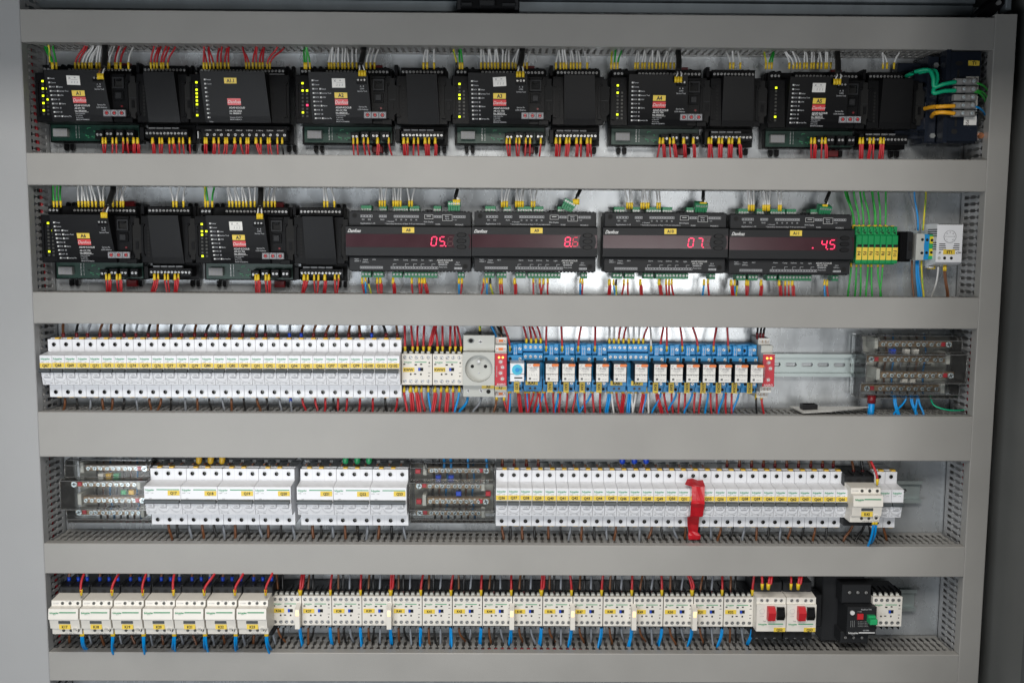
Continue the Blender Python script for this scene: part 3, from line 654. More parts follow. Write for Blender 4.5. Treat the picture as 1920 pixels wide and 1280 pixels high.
def controller(xl, zc, tg, l1, l2, sticker=None, model='AK-CC 750', no='No. 080Z0125', l4='', logo_dy=0):
    t = thing('controller_module', f'black controller module with red logo label and yellow tag {tg}', 'controller', xl, zc, 'black controller modules with red logo labels')
    def base():
        mb = MB('black')
        mb.box(0, 139.5, -26.2, 42.7, 20, 56, .8); mb.box(2, 137, -52, 56, 3, 20)
        mb.box(3, 136, 43, 57, 20, 27); mb.box(20.5, 39.5, 44, 55.5, 22, 33)
        slotbar(mb, 3.2); slotbar(mb, 131.5)
        mb.box(125, 139.5, -27, -20, 30, 60, .6)
        mb.box(134, 141, -10, 38, 20, 50, .5)
        for i in range(20): mb.box(7+i*6.4, 10.5+i*6.4, -51.5, -50, 20, 22)
        mb.box(111, 130, 37.5, 41.5, 56, 60, .5)
        return mb
    part(t, 'housing', base, 'ctl_base')
    c = part(t, 'label_cover', lambda: cover_mb(23, 108, wfc), 'ctl_cover')
    def print_():
        mb = MB('print_white')
        for i, (a, b) in enumerate(TXT):
            v = 31.5-5.65*i; u = 28+i*.15
            mb.add([(u, v-1.1, wfc(v)+.25), (u+2.4, v-1.1, wfc(v)+.25), (u+2.4, v+1.1, wfc(v)+.25), (u, v+1.1, wfc(v)+.25)], [(0, 1, 2, 3)])
            mb.text(a, u+3.1, v, 0, 1.9, m='print_pale', align='l', wf=lambda q: wfc(q)+.25)
            if i > 1:
                mb.add([(u+10, v-1.1, wfc(v)+.25), (u+12.3, v-1.1, wfc(v)+.25), (u+12.3, v+1.1, wfc(v)+.25), (u+10, v+1.1, wfc(v)+.25)], [(0, 1, 2, 3)], 'print_white' if b else 'print_grey')
                if b: mb.text(b, u+12.8, v, 0, 1.9, m='print_pale', align='l', wf=lambda q: wfc(q)+.25)
        for s_, v, h in (('A   B', 24.2, 2), ('LON', 21, 2), ('Service Tool', 17.6, 1.9), ('Service Pin', -3.5, 1.9), ('LON Address', -7, 1.9)):
            mb.text(s_, 99, v, 0, h, m='print_pale', wf=lambda q: wfc(q)+.25)
        return mb
    part(c, 'lettering', print_, 'ctl_print')
    lg = MB('logo_red'); f = lambda v: wfc(v)+.3
    V0, V1 = -1.5+logo_dy, 6.9+logo_dy
    lg.add([(59.5, V0, f(V0)), (78, V0, f(V0)), (78, V1, f(V1)), (59.5, V1, f(V1))], [(0, 1, 2, 3)])
    lo = part(t, 'logo_label', lg)
    l = MB('print_white'); l.text('Danfoss', 68.7, 2.7+logo_dy, 0, 4.3, shear=.3, sx=.98, bold=.0, wf=lambda v: wfc(v)+.5)
    
    part(lo, 'lettering', l)
    def p2():
        mb = MB('print_white'); g = lambda q: wfc(q)+.25
        mb.text('ADAP-KOOL®', 60, -4.6+logo_dy, 0, 2.5, align='l', wf=g, bold=.02); mb.text(model, 60, -8.4, 0, 2.3, align='l', wf=g, bold=.02)
        mb.text(no, 60, -11.8, 0, 2.0, align='l', wf=g, bold=.02)
        mb.add([(60, -13.7, g(-13.7)), (79, -13.7, g(-13.7)), (79, -13.3, g(-13.3)), (60, -13.3, g(-13.3))], [(0, 1, 2, 3)])
        for i, q in enumerate(('Case Controller', '11 AI 8 DO', '24 V a.c./d.c.', 'MADE IN DENMARK')): mb.text(q, 60, -15.6-2.7*i, 0, 1.5, align='l', m='print_pale', wf=g)
        return mb
    part(c, 'lettering', p2, 'p2'+model+str(logo_dy))
    tag(t, tg, 59.5, 77.5, V1+1.2, V1+8.6, 0, wf=wfc, h=4.6)
    if sticker:
        su, sv, sa = sticker; mb = MB('paper'); g = lambda v: wfc(v)+.35
        def q(u, v): c_, s_ = math.cos(sa), math.sin(sa); a, b = su+u*c_-v*s_, sv+u*s_+v*c_; return (a, b, g(b))
        mb.add([q(-9.3, -6.2), q(9.3, -6.2), q(9.3, 6.2), q(-9.3, 6.2)], [(0, 1, 2, 3)])
        st = part(t, 'paper_sticker', mb)
        l = MB('print_grey'); g2 = lambda v: wfc(v)+.5
        l.text('X', su-5.2, sv+3, 0, 3.2, wf=g2); l.text('M', su+2.5, sv+3.6, 0, 1.6, wf=g2, sx=1.4)
        for du in (-2.6, 1.2, 5): l.text('2', su+du, sv-2.4, 0, 2.6, wf=g2, shear=.2)
        l.add([(su-3, sv+.6, g2(sv+.6)), (su+6, sv+.6, g2(sv+.6)), (su+6, sv+.9, g2(sv+.9)), (su-3, sv+.9, g2(sv+.9))], [(0, 1, 2, 3)])
        part(st, 'lettering', l)
    # small three-way plug on the cover
    pl = part(t, 'plug', lambda: MB('black').box(-7, 7, -5.5, 7, 60, 78, .6), 'lonplug', at=(98.5, 33, 0))
    for du in (-4.6, 0, 4.6): screw(pl, du, -.5, 78.2, 1.35)
    # network socket, button, service pin
    def rj():
        mb = MB('charcoal')
        mb.box(-8, 8, 5.5, 8, 56, 60.5); mb.box(-8, 8, -8, -5.8, 56, 60.5); mb.box(-8, -6, -5.8, 5.5, 56, 60.5); mb.box(6, 8, -5.8, 5.5, 56, 60.5)
        mb.box(-6, 6, -5.8, 5.5, 56, 56.4, m='dark'); mb.box(-3, 3, 2.5, 5.4, 56.4, 59, m='black'); return mb
    part(t, 'network_socket', rj, 'rj', at=(120.4, 29, 0))
    def bt():
        mb = MB('black'); mb.box(-7, 7, -6.5, 6.5, 56, 58, .5); mb.box(-4.6, 4.6, -4.6, 4.6, 58, 60.8, .8, m='charcoal'); return mb
    part(t, 'push_button', bt, 'pb', at=(120, 11, 0))
    part(t, 'service_pin', lambda: MB('darkred').cyl(0, 0, 1.5, 56, 57.5, 10), 'spin', at=(123.5, -3.8, 0))
    for i in range(3):
        def dl():
            mb = MB('print_grey'); mb.box(-5.2, 5.2, -4.6, 4.6, 56, 59.6, .4)
            for k in range(10):
                a = k*.628; mb.box(3.6*math.cos(a)-.35, 3.6*math.cos(a)+.35, 3.5*math.sin(a)-.35, 3.5*math.sin(a)+.35, 59.6, 59.8, m='print_white')
            mb.ring(0, 0, 2.4, 3.0, 59.6, 59.9, 14, 'dark'); mb.cyl(0, 0, 1.9, 59.6, 60.4, 12, m='logo_red'); mb.slab([(-2, -.6), (2, -.2), (2, .4), (-2, .3)], 60.4, 60.6, m='dark'); return mb
        part(t, 'rotary_switch', dl, 'dial', at=(105.3+10.7*i, -14.6, 7))
    for i, ch in enumerate(l1): led(t, 10.6, 30.8-5.15*i, 56.1, {'y': 'led_yellow', 'o': 'led_off', 'r': 'led_red'}[ch])
    for i, ch in enumerate(l2):
        if ch != '.': led(t, 17, 30.8-5.15*i, 56.1, {'y': 'led_yellow', 'o': 'led_off', 'r': 'led_red'}[ch])
    term_strip(t, 3, [7.7, 12.8, 17.9], 50, 43, 'ts3')
    term_strip(t, 18, [43.6+5.12*i for i in range(18)], 50, 43, 'ts18')
    def pcb():
        mb = MB('pcb'); mb.box(6, 135, -50, -27, 23, 25)
        for i in range(9): mb.box(42+random.uniform(-.3, .3), 43.4, -46+i*2.1, -45.2+i*2.1, 25, 25.8, m='screw')
        for i in range(9): mb.box(46.5, 47.3, -46+i*2.1, -45.2+i*2.1, 25, 25.8, m='screw')
        for i in range(12): a = random.uniform(52, 74); b = random.uniform(-47, -31); mb.box(a, a+random.uniform(1.5, 5), b, b+1, 25, 26, m=random.choice(['dark', 'plug_green', 'plug_green']))
        return mb
    pb = part(t, 'circuit_board', pcb, 'pcb')
    def wc():
        mb = MB('milky'); mb.box(0, 21, -11.5, 0, 25, 33, .5)
        for i in range(4):
            for j in range(2): mb.box(2+i*5, 4.2+i*5, -4.8-j*5, -2.3-j*5, 33, 33.3, m='print_grey')
        return mb
    part(pb, 'power_connector', wc, 'wconn', at=(11.5, -33.3, 0))
    for i, u in enumerate((80.4, 94.8, 110, 125.3)): term_strip(t, 2, [u, u+5.1], -41.3+(-1.2 if i == 0 else 0), 43, f'ts2{i}', 'terminal_block', True, marg=3.4)
    feet(t, (22, 118))
    part(t, 'rail_clip', lambda: MB('darkred').box(104, 120, 55, 65, 4, 12, 1), 'clipT')
    part(t, 'rail_clip', lambda: MB('darkred').box(104, 120, -63, -53, 4, 12, 1), 'clipB')
    part(t, 'connector_recess', gap_mb, 'gap', at=(139.8, 0, 0))
    return t
def gap_mb():
    mb = MB('dark'); mb.slab([(-3.4, -21), (3, -21), (3, -13), (6.8, -10), (6.8, 27), (3.4, 30), (3.4, 39), (-3.4, 39), (-3.4, 30), (-6.4, 27), (-6.4, -10), (-3.4, -13)], 50, 57)
    mb.box(-4.6, 5.2, 8, 9.2, 57, 58, m='charcoal'); mb.box(-2, 2.2, -6, 5, 57, 58, m='black'); return mb
def extension(xl, zc, after):
    t = thing('extension_module', f'plain black extension module plugged in on the right of the controller tagged {after}', 'extension module', xl, zc, 'plain black extension modules')
    def base():
        mb = MB('black'); mb.box(0, 74, -26.2, 42.7, 20, 56, .8); mb.box(2, 72, -52, 56, 3, 20); mb.box(4, 71, 43, 57, 20, 27)
        for i in range(9): mb.box(9, 11.8, 23-5*i, 26-5*i, 55.6, 56.3, m='dark')
        slotbar(mb, 2.2, -16, 30); slotbar(mb, 67.5); mb.box(-4, 1, 45, 60, 20, 44, .6); mb.box(-3.5, 3, -50, -31, 20, 40, .6)
        return mb
    part(t, 'housing', base, 'ext_base')
    part(t, 'label_cover', lambda: cover_mb(15, 60, wfe, 3.5), 'ext_cover')
    term_strip(t, 12, [8.4+5.12*i for i in range(12)], 50.4, 43, 'ts12')
    term_strip(t, 12, [7.8+5.12*i for i in range(12)], -40, 43, 'ts12b', lo=True)
    def strips():
        mb = MB('print_pale')
        for i in range(4): mb.box(8+i*11.3, 17.6+i*11.3, -33.4, -30.8, 30, 34)
        return mb
    part(t, 'marking_strip', strips, 'mstrip')
    feet(t, (60,))
    part(t, 'connector_recess', gap_mb, 'gap', at=(75.5, 0, 0))
    return t
ZA, ZB = 193.8, -8.5
ST = (66, 28.2, 0)
controller(-676.2, ZA, 'A1', 'yoyoyoyoyo', '..yooyoooo', (64, 29, -.03), 'AK-PC 781', 'No. 080Z0186'); extension(-531.5, ZA, 'A1')
controller(-303.2, ZA, 'A2', 'yoyoooooyo', '..yoooroo' 'o', ST); extension(-157.6, ZA, 'A2')
controller(-77.1, ZA+.8, 'A3', 'yooyyoooo' 'y', '..oooooooo', (68.5, 31, .06)); extension(67.8, ZA+.8, 'A3')
controller(151.4, ZA+.5, 'A4', 'yoyoooooyo', '..oooooooo', None, logo_dy=-.8); extension(296, ZA+.5, 'A4')
controller(380.7, ZA-1, 'A5', 'yooooooo' 'yo', '..........', ST, logo_dy=-1.5); extension(524.5, ZA-1, 'A5')
controller(-677, ZB, 'A6', 'yooooooo' 'yo', '..yooooooo', None, logo_dy=1); extension(-531.5, ZB, 'A6')
controller(-453.3, ZB, 'A7', 'yoyyoooooy', '..yooooooo', ST); extension(-308.5, ZB, 'A7')
# the wide module A1.1
t = thing('controller_module', 'wide black module tagged A1.1 with red logo label and full terminal rows', 'controller', -455.6, ZA, 'black controller modules with red logo labels')
mb = MB('black'); mb.box(0, 144, -26.2, 42.7, 20, 56, .8); mb.box(2, 142, -52, 56, 3, 20); mb.box(3, 138, 43, 57, 20, 27); slotbar(mb, 3); slotbar(mb, 138); mb.box(3, 138, -34, -28, 20, 40, .5)
part(t, 'housing', mb); c = part(t, 'label_cover', cover_mb(22, 115, wfc))
mb = MB('print_white'); g = lambda q: wfc(q)+.25
for i, q in enumerate(('Power', 'Comm', '1', '2', '3', '4', '5', '6', '7', '8')):
    v = 31.5-5.65*i; mb.add([(28, v-1.1, g(v)), (30.3, v-1.1, g(v)), (30.3, v+1.1, g(v)), (28, v+1.1, g(v))], [(0, 1, 2, 3)]); mb.text(q, 31, v, 0, 1.9, m='print_pale', align='l', wf=g)
mb.text('Relay', 30, -25, 0, 1.8, m='print_pale', align='l', wf=g)
mb.text('ADAP-KOOL®', 60, -6, 0, 2.5, align='l', wf=g, bold=.02); mb.text('AK-XM 205A', 60, -10.5, 0, 2.3, align='l', wf=g, bold=.02); mb.text('No. 080Z0010', 60, -13.7, 0, 2.0, align='l', wf=g, bold=.02)
mb.text('Extension 8 AI 8 DO', 60, -19, 0, 1.5, align='l', m='print_pale', wf=g); mb.text('MADE IN MEXICO', 60, -22, 0, 1.5, align='l', m='print_pale', wf=g)
part(c, 'lettering', mb)
mb = MB('logo_red'); mb.add([(58.5, -2.5, g(-2.5)), (77.5, -2.5, g(-2.5)), (77.5, 6.5, g(6.5)), (58.5, 6.5, g(6.5))], [(0, 1, 2, 3)]); lo = part(t, 'logo_label', mb)
part(lo, 'lettering', MB('print_white').text('Danfoss', 68, 2, 0, 4.3, shear=.3, sx=.98, bold=.0, wf=lambda v: wfc(v)+.5))
tag(t, 'A1.1', 56.5, 74, 26.5, 34, 0, wf=wfc, h=4.2)
for i, ch in enumerate('yoyyyyyooy'): led(t, 10.6, 30.8-5.15*i, 56.1, {'y': 'led_yellow', 'o': 'led_off'}[ch])
term_strip(t, 24, [14.3+5.12*i for i in range(24)], 50, 43, 'ts24')
mb = MB('black'); mb.box(10, 136, -48.5, -32, 22, 41.5, .6)
for i in range(25): mb.box(12.3+5.12*i-.25, 12.3+5.12*i+.25, -46, -34, 41.5, 42)
for i in range(12): mb.cyl(14.9+10.24*i, -41.5, 1.9, 41.4, 41.8, 10, m='dark')
for i in range(8): mb.text('C NO NC', 21.5+15*i, -35.0, 41.9, 1.6, m='print_white')
p = part(t, 'terminal_strip', mb)
for i in range(12): screw(p, 20+10.24*i, -41.5, 42.2, 2.0)
feet(t, (6, 134)); part(t, 'marking_strip', MB('print_pale').box(112, 134, 44.2, 46.2, 40, 42.2))
part(t, 'metal_contact', MB('screw').box(6, 7.6, -47, -37, 30, 43)); part(t, 'metal_contact', MB('screw').box(6, 8, 40, 47, 30, 44))

# ------------------------------------------------------------------ display controllers
SEG = {'0': 'abcdef', '5': 'afgcd', '8': 'abcdefg', '6': 'afgedc', '7': 'abc', '4': 'fgbc'}
def digit(ch, u, v, w, hgt, m):
    k = hgt/14.0; sh = .12; mb = MB(m); W2, H2, T = 3.6*k, 6.4*k, .75*k
    def q(P): return [(u+a+sh*b, v+b) for a, b in P]
    def hs(y): return [(-W2+T, y), (-W2+2*T, y-T), (W2-2*T, y-T), (W2-T, y), (W2-2*T, y+T), (-W2+2*T, y+T)]
    def vs(x, y0, y1): return [(x, y0+.6*T), (x+T, y0+1.5*T), (x+T, y1-1.5*T), (x, y1-.6*T), (x-T, y1-1.5*T), (x-T, y0+1.5*T)]
    D = {'a': hs(H2), 'g': hs(0), 'd': hs(-H2), 'b': vs(W2, 0, H2), 'c': vs(W2, -H2, 0), 'f': vs(-W2, 0, H2), 'e': vs(-W2, -H2, 0)}
    for s_ in SEG[ch]: mb.slab(q(D[s_]), w, w+.25)
    return mb
def display(px0, py0, px1, tg, digits, dim, tu, plugrot, extra):
    x0, _ = unp(px0, py0, 58); x1, _ = unp(px1, py0, 58); z = unp(px0, py0, 58)[1]-42.5; Wd = x1-x0; s = Wd/182.5
    t = thing('display_controller', f'black display controller tagged {tg} showing red digits {"".join(c for c, _, _ in digits)}', 'display controller', x0, z, 'display controllers with red digits')
    def base():
        mb = MB('charcoal'); mb.box(3, 181.5, -44, -23.5, 20, 58, .8); mb.box(3, 181.5, 21.5, 42.5, 20, 58, .8); mb.box(3, 181, -38, 38, 3, 20)
        for i in range(34): mb.box(6+i*5.15, 9+i*5.15, -45.3, -43.9, 40, 57)
        for i in range(34): mb.box(6+i*5.15, 9+i*5.15, 42.4, 43.8, 40, 57)
        mb.cyl(11.5, 36.5, 3.6, 57.9, 58.15, 16, m='dark'); mb.cyl(173, -36.5, 3.6, 57.9, 58.15, 16, m='dark'); return mb
    part(t, 'housing', base, 'disp_base')
    f = part(t, 'front_panel', lambda: MB('charcoal').prism([(-23.2, 50), (-23.2, 66), (-21.5, 69), (-9.3, 70), (-9.3, 69), (9.8, 69), (9.8, 70), (20, 69.5), (21.3, 66), (21.3, 50)], 0, 182.2), 'disp_front')
    d_ = part(t, 'display_window', lambda: MB('display').box(.3, 181.9, -9.2, 9.7, 69.1, 69.6), 'disp_win')
    for c, u, m in digits: part(d_, 'digit', digit(c, u, -.3, 69.7, 14, m))
    for c, u in dim: part(d_, 'digit', digit(c, u, -.3, 69.65, 14, 'digit_off'))
    for k_, u, v in extra:
        mb = MB('digit_lit'); mb.box(u-1, u+1, v-.9, v+.9, 69.6, 69.9); part(d_, 'indicator_led', mb)
    part(d_, 'decimal_point', MB('digit_lit').cyl(digits[-1][1]+5 if tg != 'A9' else digits[0][1]+5, -7, 1.0, 69.6, 69.95, 8)) if tg != 'A11' else part(d_, 'decimal_point', MB('digit_lit').cyl(digits[0][1]+5, -7, 1.0, 69.6, 69.95, 8))
    part(f, 'lettering', lambda: MB('print_white').text('Danfoss', 12, 14.3, 69.9, 5.2, shear=.4, sx=.80, bold=.028), 'dlogo')
    tag(t, tg, tu, tu+17.5, 11.8, 19.6, 69.3, h=4.0)
    def bt(): return MB('black_gloss').cyl(0, 0, 7.2, 0, 1.2, 20, ry=3.4, r1=6.2)
    part(t, 'button_panel', lambda: MB('charcoal').cyl(168, 0, 12.5, 69.2, 70.3, 24, ry=14.5), 'bpan')
    for v in (9, 0.3, -8.3): part(t, 'push_button', bt, 'oval', at=(168, v, 70.3))
    def pr():
        mb = MB('print_white'); w = 58.3
        def comb(u, v, n, pit=3.5, hh=3.4, dn=1):
            mb.box(u, u+n*pit, v-hh/2, v-hh/2+.45, w, w+.1, m='print_pale'); mb.box(u, u+n*pit, v+hh/2-.45, v+hh/2, w, w+.1, m='print_pale')
            for i in range(n+1): mb.box(u+i*pit-.22, u+i*pit+.22, v-hh/2, v+hh/2, w+.1, w+.15, m='print_pale')
            for i in range(n): mb.box(u+i*pit+1.0, u+i*pit+2.2, v-.8, v+.8, w, w+.1, m='print_pale')
        comb(20.5, 35.5, 4, 4.2); comb(47.5, 35.5, 3); comb(69, 35.5, 6); comb(90.8, 35.5, 4); comb(127.5, 35.5, 3); comb(155.5, 35.5, 5)
        mb.box(113.5, 126, 32, 32.4, w, w+.1); mb.box(113.5, 126, 38, 38.4, w, w+.1); mb.box(113.5, 113.9, 32.4, 38, w, w+.1); mb.box(125.6, 126, 32.4, 38, w, w+.1); mb.box(116.5, 123, 35.5, 36.3, w, w+.1)
        mb.box(139.5, 154, 29.5, 29.9, w, w+.1); mb.box(139.5, 154, 38, 38.4, w, w+.1); mb.box(139.5, 139.9, 29.9, 38, w, w+.1); mb.box(153.6, 154, 29.9, 38, w, w+.1)
        for s_, u, v, h in (('DI1', 24, 30.7, 2), ('DI2', 33, 30.7, 2), ('Pe/S1', 52, 30.7, 2), ('S2', 72, 30.7, 2), ('S3', 79.5, 30.7, 2), ('S4', 86.5, 30.7, 2), ('S5', 94, 30.7, 2), ('S6', 101.5, 30.7, 2), ('Applications 1-10', 30.5, 25.2, 2.2),
                            ('= Ground', 63.5, 28.2, 1.9), ('* Secondary functions of Appl. 9-10 see instructions', 85, 24.8, 2.0), ('EKA Display', 119.5, 28, 2), ('RS485', 133, 24.5, 2), ('Ether', 146.7, 36, 2), ('RJ 45', 146.7, 32.5, 2), ('MODBUS', 164, 24, 2.1), ('+ 12V', 158, 31, 1.6),
                            ('Appli-', 14, -26.6, 2.1), ('cation 1', 15, -29.5, 2.1), ('Supply', 27, -27.3, 2), ('230Va.c.', 27, -31, 2), ('AKV', 39.5, -27.3, 2), ('Alarm', 71.5, -27.4, 2), ('Comp', 85.5, -27.5, 2), ('Defrost', 98.5, -27.5, 2), ('Fan', 110.5, -27.6, 2), ('Light', 122.5, -27.8, 2),
                            ('ADAP-KOOL®', 143, -27.6, 2.6), ('AK-CC 550', 140.5, -31, 2.3), ('084B8020', 140.2, -34.2, 2.3), ('Pump down', 140.5, -37.8, 1.8), ('DI 3', 162, -31, 2), ('230Va.c.', 162, -34, 1.9)):
            mb.text(s_, u, v, w+.05, h, m='print_white' if 'KOOL' in s_ or 'CC' in s_ else 'print_pale')
        comb(19, -39, 5, 3.2); comb(36, -39, 5, 3.2); comb(64, -39, 4, 4); comb(81, -39, 13, 4); comb(157, -39.5, 5, 2.2, 2.8)
        for u in (67, 85, 97, 108, 124): mb.box(u, u+.4, -37, -33.5, w, w+.1, m='print_pale'); mb.box(u, u+5, -33.8, -33.4, w+.1, w+.15, m='print_pale')
        return mb
    def half(up):
        a = pr(); b = MB('print_white'); b.v = a.v
        k = [i for i, f_ in enumerate(a.f) if (a.v[f_[0]][1] > 0) == up]
        b.f = [a.f[i] for i in k]; b.fm = [a.fm[i] for i in k]; b.sm = [a.sm[i] for i in k]
        used = sorted({q for f_ in b.f for q in f_}); ix = {q: i for i, q in enumerate(used)}
        b.v = [a.v[q] for q in used]; b.f = [tuple(ix[q] for q in f_) for f_ in b.f]; return b
    part(t, 'lettering', lambda: half(True), 'disp_printA'); part(t, 'lettering', lambda: half(False), 'disp_printB')
    def plug(name, u0, u1, v, n, w, down):
        us = [u0+(i+.5)*(u1-u0)/n for i in range(n)]
        mb = MB('plug_green'); mb.box(u0, u1, v-4.2, v+4.2, 22, w, .5)
        for u in us: mb.box(u-1.2, u+1.2, (v-4.4) if down else (v+4.0), (v-4.0) if down else v+4.4, 28, w-4, m='dark')
        for i in range(n-1): c = (us[i]+us[i+1])/2; mb.box(c-.2, c+.2, v-4, v+4, w, w+.4)
        p = part(t, name, mb)
        for u in us: screw(p, u, v+(.8 if down else -1.6), w+.3, 1.55)
    for a, b, n in ((18.5, 34, 4), (45.7, 56.4, 3), (66, 88, 6), (90, 104.5, 4), (125.5, 136.6, 3)): plug('terminal_plug', a, b, 47.2, n, 42, False)
    for a, b, n in ((18, 32.7, 3), (36, 50.6, 3), (64, 79, 3), (82, 131, 10), (161.5, 171, 2)): plug('terminal_plug', a, b, -50.2, n, 42, True)
    part(t, 'port_cover', lambda: MB('black').box(113, 124, 42.5, 46, 30, 44, .5), 'pcov')
    return t
display(650, 396, 885, 'A8', [('0', 128, 'digit_lit'), ('5', 140, 'digit_lit')], [('8', 152)], 82, 0, [])
display(885.5, 397, 1121, 'A9', [('8', 139, 'digit_lit'), ('6', 150.3, 'digit_dim')], [], 85, 0, [])
display(1130, 398.5, 1362, 'A10', [('0', 128, 'digit_lit'), ('7', 141, 'digit_lit')], [('8', 152.5)], 89, 0, [])
display(1365.5, 402, 1594, 'A11', [('4', 138.5, 'digit_lit'), ('5', 150.5, 'digit_lit')], [], 88, 0, [(1, 122, -5.5)])
for i, (nm, px, py, a) in enumerate((('A8', 851.5, 386, 0), ('A9', 1067, 384, R(-27)), ('A10', 1315, 390, R(-2)), ('A11', 1547, 395.5, R(-4)))):
    x, z = unp(px, py, 52)
    t = thing('green_plug', f'green five-way plug hanging loose on its wires above display controller {nm}' if i else 'green five-way plug standing upright above display controller A8', 'plug', x, z, 'green five-way plugs on loose wires', d=52)
    t.rotation_euler = (R(18 if i in (2, 3) else 0), -a, 0)
    mb = MB('plug_green'); mb.box(-9.2, 9.2, -1, 6.5, -14, 1.5, .5)
    for k in range(5): mb.box(-8.6+3.5*k, -5.6+3.5*k, -7.5, -1, -6, 1, .3)
    if i: mb.box(-7.5, 7.5, -9, -7.5, -8, 0)
    part(t, 'housing', mb)
    for k in range(5): screw(t, -7.1+3.5*k, 3, 1.8, 1.4)

# ------------------------------------------------------------------ green fuse blocks, small terminals, thermostat
x0, z0 = unp(1605, 459, 55)
for k in range(7):
    u = k*8.9; t = thing('terminal_block', f'green terminal block with yellow marker reading F{4+k}', 'terminal block', x0+u+.1, z0, 'green terminal blocks F4 to F10')
    def gb():
        mb = MB('block_green'); mb.box(0, 8.5, -29, 27, 8, 44); mb.box(0, 8.5, -27, 14, 44, 55, .6); mb.box(0, 8.5, 14, 27, 44, 50, .6)
        for i in range(3): mb.box(1.5+i*1.6, 3+i*1.6, 24-i*3.4, 26-i*3.4, 50, 50.3, m='dark')
        for i in range(3): mb.box(1.5+i*1.6, 3+i*1.6, 19-i*1.5, 20.5-i*1.5, 50, 50.3, m='dark')
        mb.box(2, 8.2, -3.2, .6, 55, 55.2, m='dark'); return mb
    part(t, 'housing', gb, 'gblock')
    tg_ = part(t, 'marker_tag', lambda: MB('yellow').box(.6, 8.2, -22, -3.6, 55, 55.8), 'gtag')
    part(tg_, 'lettering', MB('print_black').text(f'F{4+k}', 4.4, -12.5, 56, 4.6, rot=-math.pi/2, bold=.02))
    part(t, 'wire_clamp', lambda: MB('clip_yellow').box(1.5, 6, 27, 28.5, 30, 44), 'gcl')
def blocky(px0, py0, px1, py1, w0, w1, name, label, cat, m, group=None, b=.6):
    xa, za = unp(px0, (py0+py1)/2, w1); xb, zb = unp(px1, (py0+py1)/2, w1)
    _, zt = unp((px0+px1)/2, py0, w1); _, zq = unp((px0+px1)/2, py1, w1); zc = (zt+zq)/2; h = (zt-zq)/2
    t = thing(name, label, cat, xa, zc, group); part(t, 'housing', MB(m).box(0, xb-xa, -h, h, w0, w1, b)); return t, xb-xa, h
t, w, h = blocky(1600.5, 424, 1604.5, 497, 0, 45, 'end_stop', 'thin pale end stop left of the green block reading F4', 'end stop', 'grey')
t, w, h = blocky(1686, 434, 1708, 491, 4, 44, 'interface_relay', 'black ribbed relay right of the green block reading F10', 'relay base', 'black')
for k in range(5): part(t, 'rib', MB('black').box(w*k/5+.5, w*k/5+2, -h+2, h-2, 44, 46, .4))
part(t, 'side_cover', MB('charcoal').box(w-8, w, -h+4, h-1, 44, 50, .5)); part(t, 'latch', MB('dark').box(w-6, w-2, -5, 7, 50, 52, .4))
for i, (cn, m, px, sh) in enumerate((('grey', 'lightgrey', 1726, 0), ('blue', 'blue', 1735, 1), ('yellow-green', 'green', 1744, 2))):
    t, w, h = blocky(px-(8 if i == 0 else 3), 438+sh, px+7, 488-sh, 6, 48, 'feed_terminal', f'{cn} two-hole feed terminal between black relay base and thermostat', 'feed terminal', m, 'feed terminals beside the thermostat')
    for v in (h*.55, -h*.45):
        part(t, 'entry_face', MB('lightgrey' if i == 0 else ('blue' if i == 1 else 'wire_yellow')).box(w-7, w-.4, v-5, v+5.5, 48, 48.8)); part(t, 'screw_hole', MB('dark').cyl(w-3.6, v, 2.2, 48.7, 49, 12))
x0, z0 = unp(1780, 457, 60)
t = thing('thermostat', 'white enclosure thermostat with round dial and yellow tag ST1', 'thermostat', x0, z0)
mb = MB('white'); mb.prism([(29, 4), (29, 56), (27.5, 60), (-27, 60), (-30, 55), (-36, 20), (-36, 4)], -19, 19)
for i in range(15): mb.box(-16.5+i*2.3, -15.3+i*2.3, 27.6, 29.6, 52, 60.2, m='grey')
for i in range(10):
    if i not in (4, 5): mb.box(-19.3, -18.8, 20-i*3.2, 21.4-i*3.2, 30, 60.1, m='dark'); mb.box(18.8, 19.4, 20-i*3.2, 21.4-i*3.2, 48, 60.1, m='grey')
for i in range(4):
    mb.box(-15, -6+i*.6, -1-2.7*i, .2-2.7*i, 60, 60.15, m='dark'); mb.box(7-i*.6, 15, -1-2.7*i, .2-2.7*i, 60, 60.15, m='dark')
mb.box(-19, -12, -36, -34, 20, 40); part(t, 'housing', mb)
dl = part(t, 'dial', MB('white').cyl(0, 10.5, 8.8, 60, 61, 28)); part(dl, 'dial_ring', MB('print_grey').ring(0, 10.5, 8.6, 9.1, 60.6, 61.2, 32))
mb = MB('print_grey'); mb.box(-4, 4, 10.2, 10.7, 61, 61.2)
for k, q in enumerate(('0', '10', '20', '30', '40', '50', '60')):
    a = R(225-k*45); mb.text(q, 6.2*math.cos(a), 10.5+6.2*math.sin(a), 61.15, 1.8)
part(dl, 'lettering', mb)
part(t, 'lettering', MB('print_black').text('SI', -14, -13, 60.3, 3, shear=.3, bold=.03)); part(t, 'lettering', MB('print_black').text('CW', 14, -13, 60.3, 3, shear=.3, bold=.03))
tag(t, 'ST1', -8.5, 8.5, -15.5, -8.5, 60.3, h=4)
for u in (-6, 4): part(t, 'cable_hole', MB('dark').cyl(u, -21, 2.2, 58, 60.3, 14))
part(t, 'blank_hole', MB('lightgrey').cyl(-14, -21, 2.4, 59, 60.3, 14))
part(t, 'terminal_cover', MB('yellow').box(-13, -8, -38, -33, 20, 36)); part(t, 'cable_gland', MB('lightgrey').cyl(-4, -31, 2.6, 30, 46))

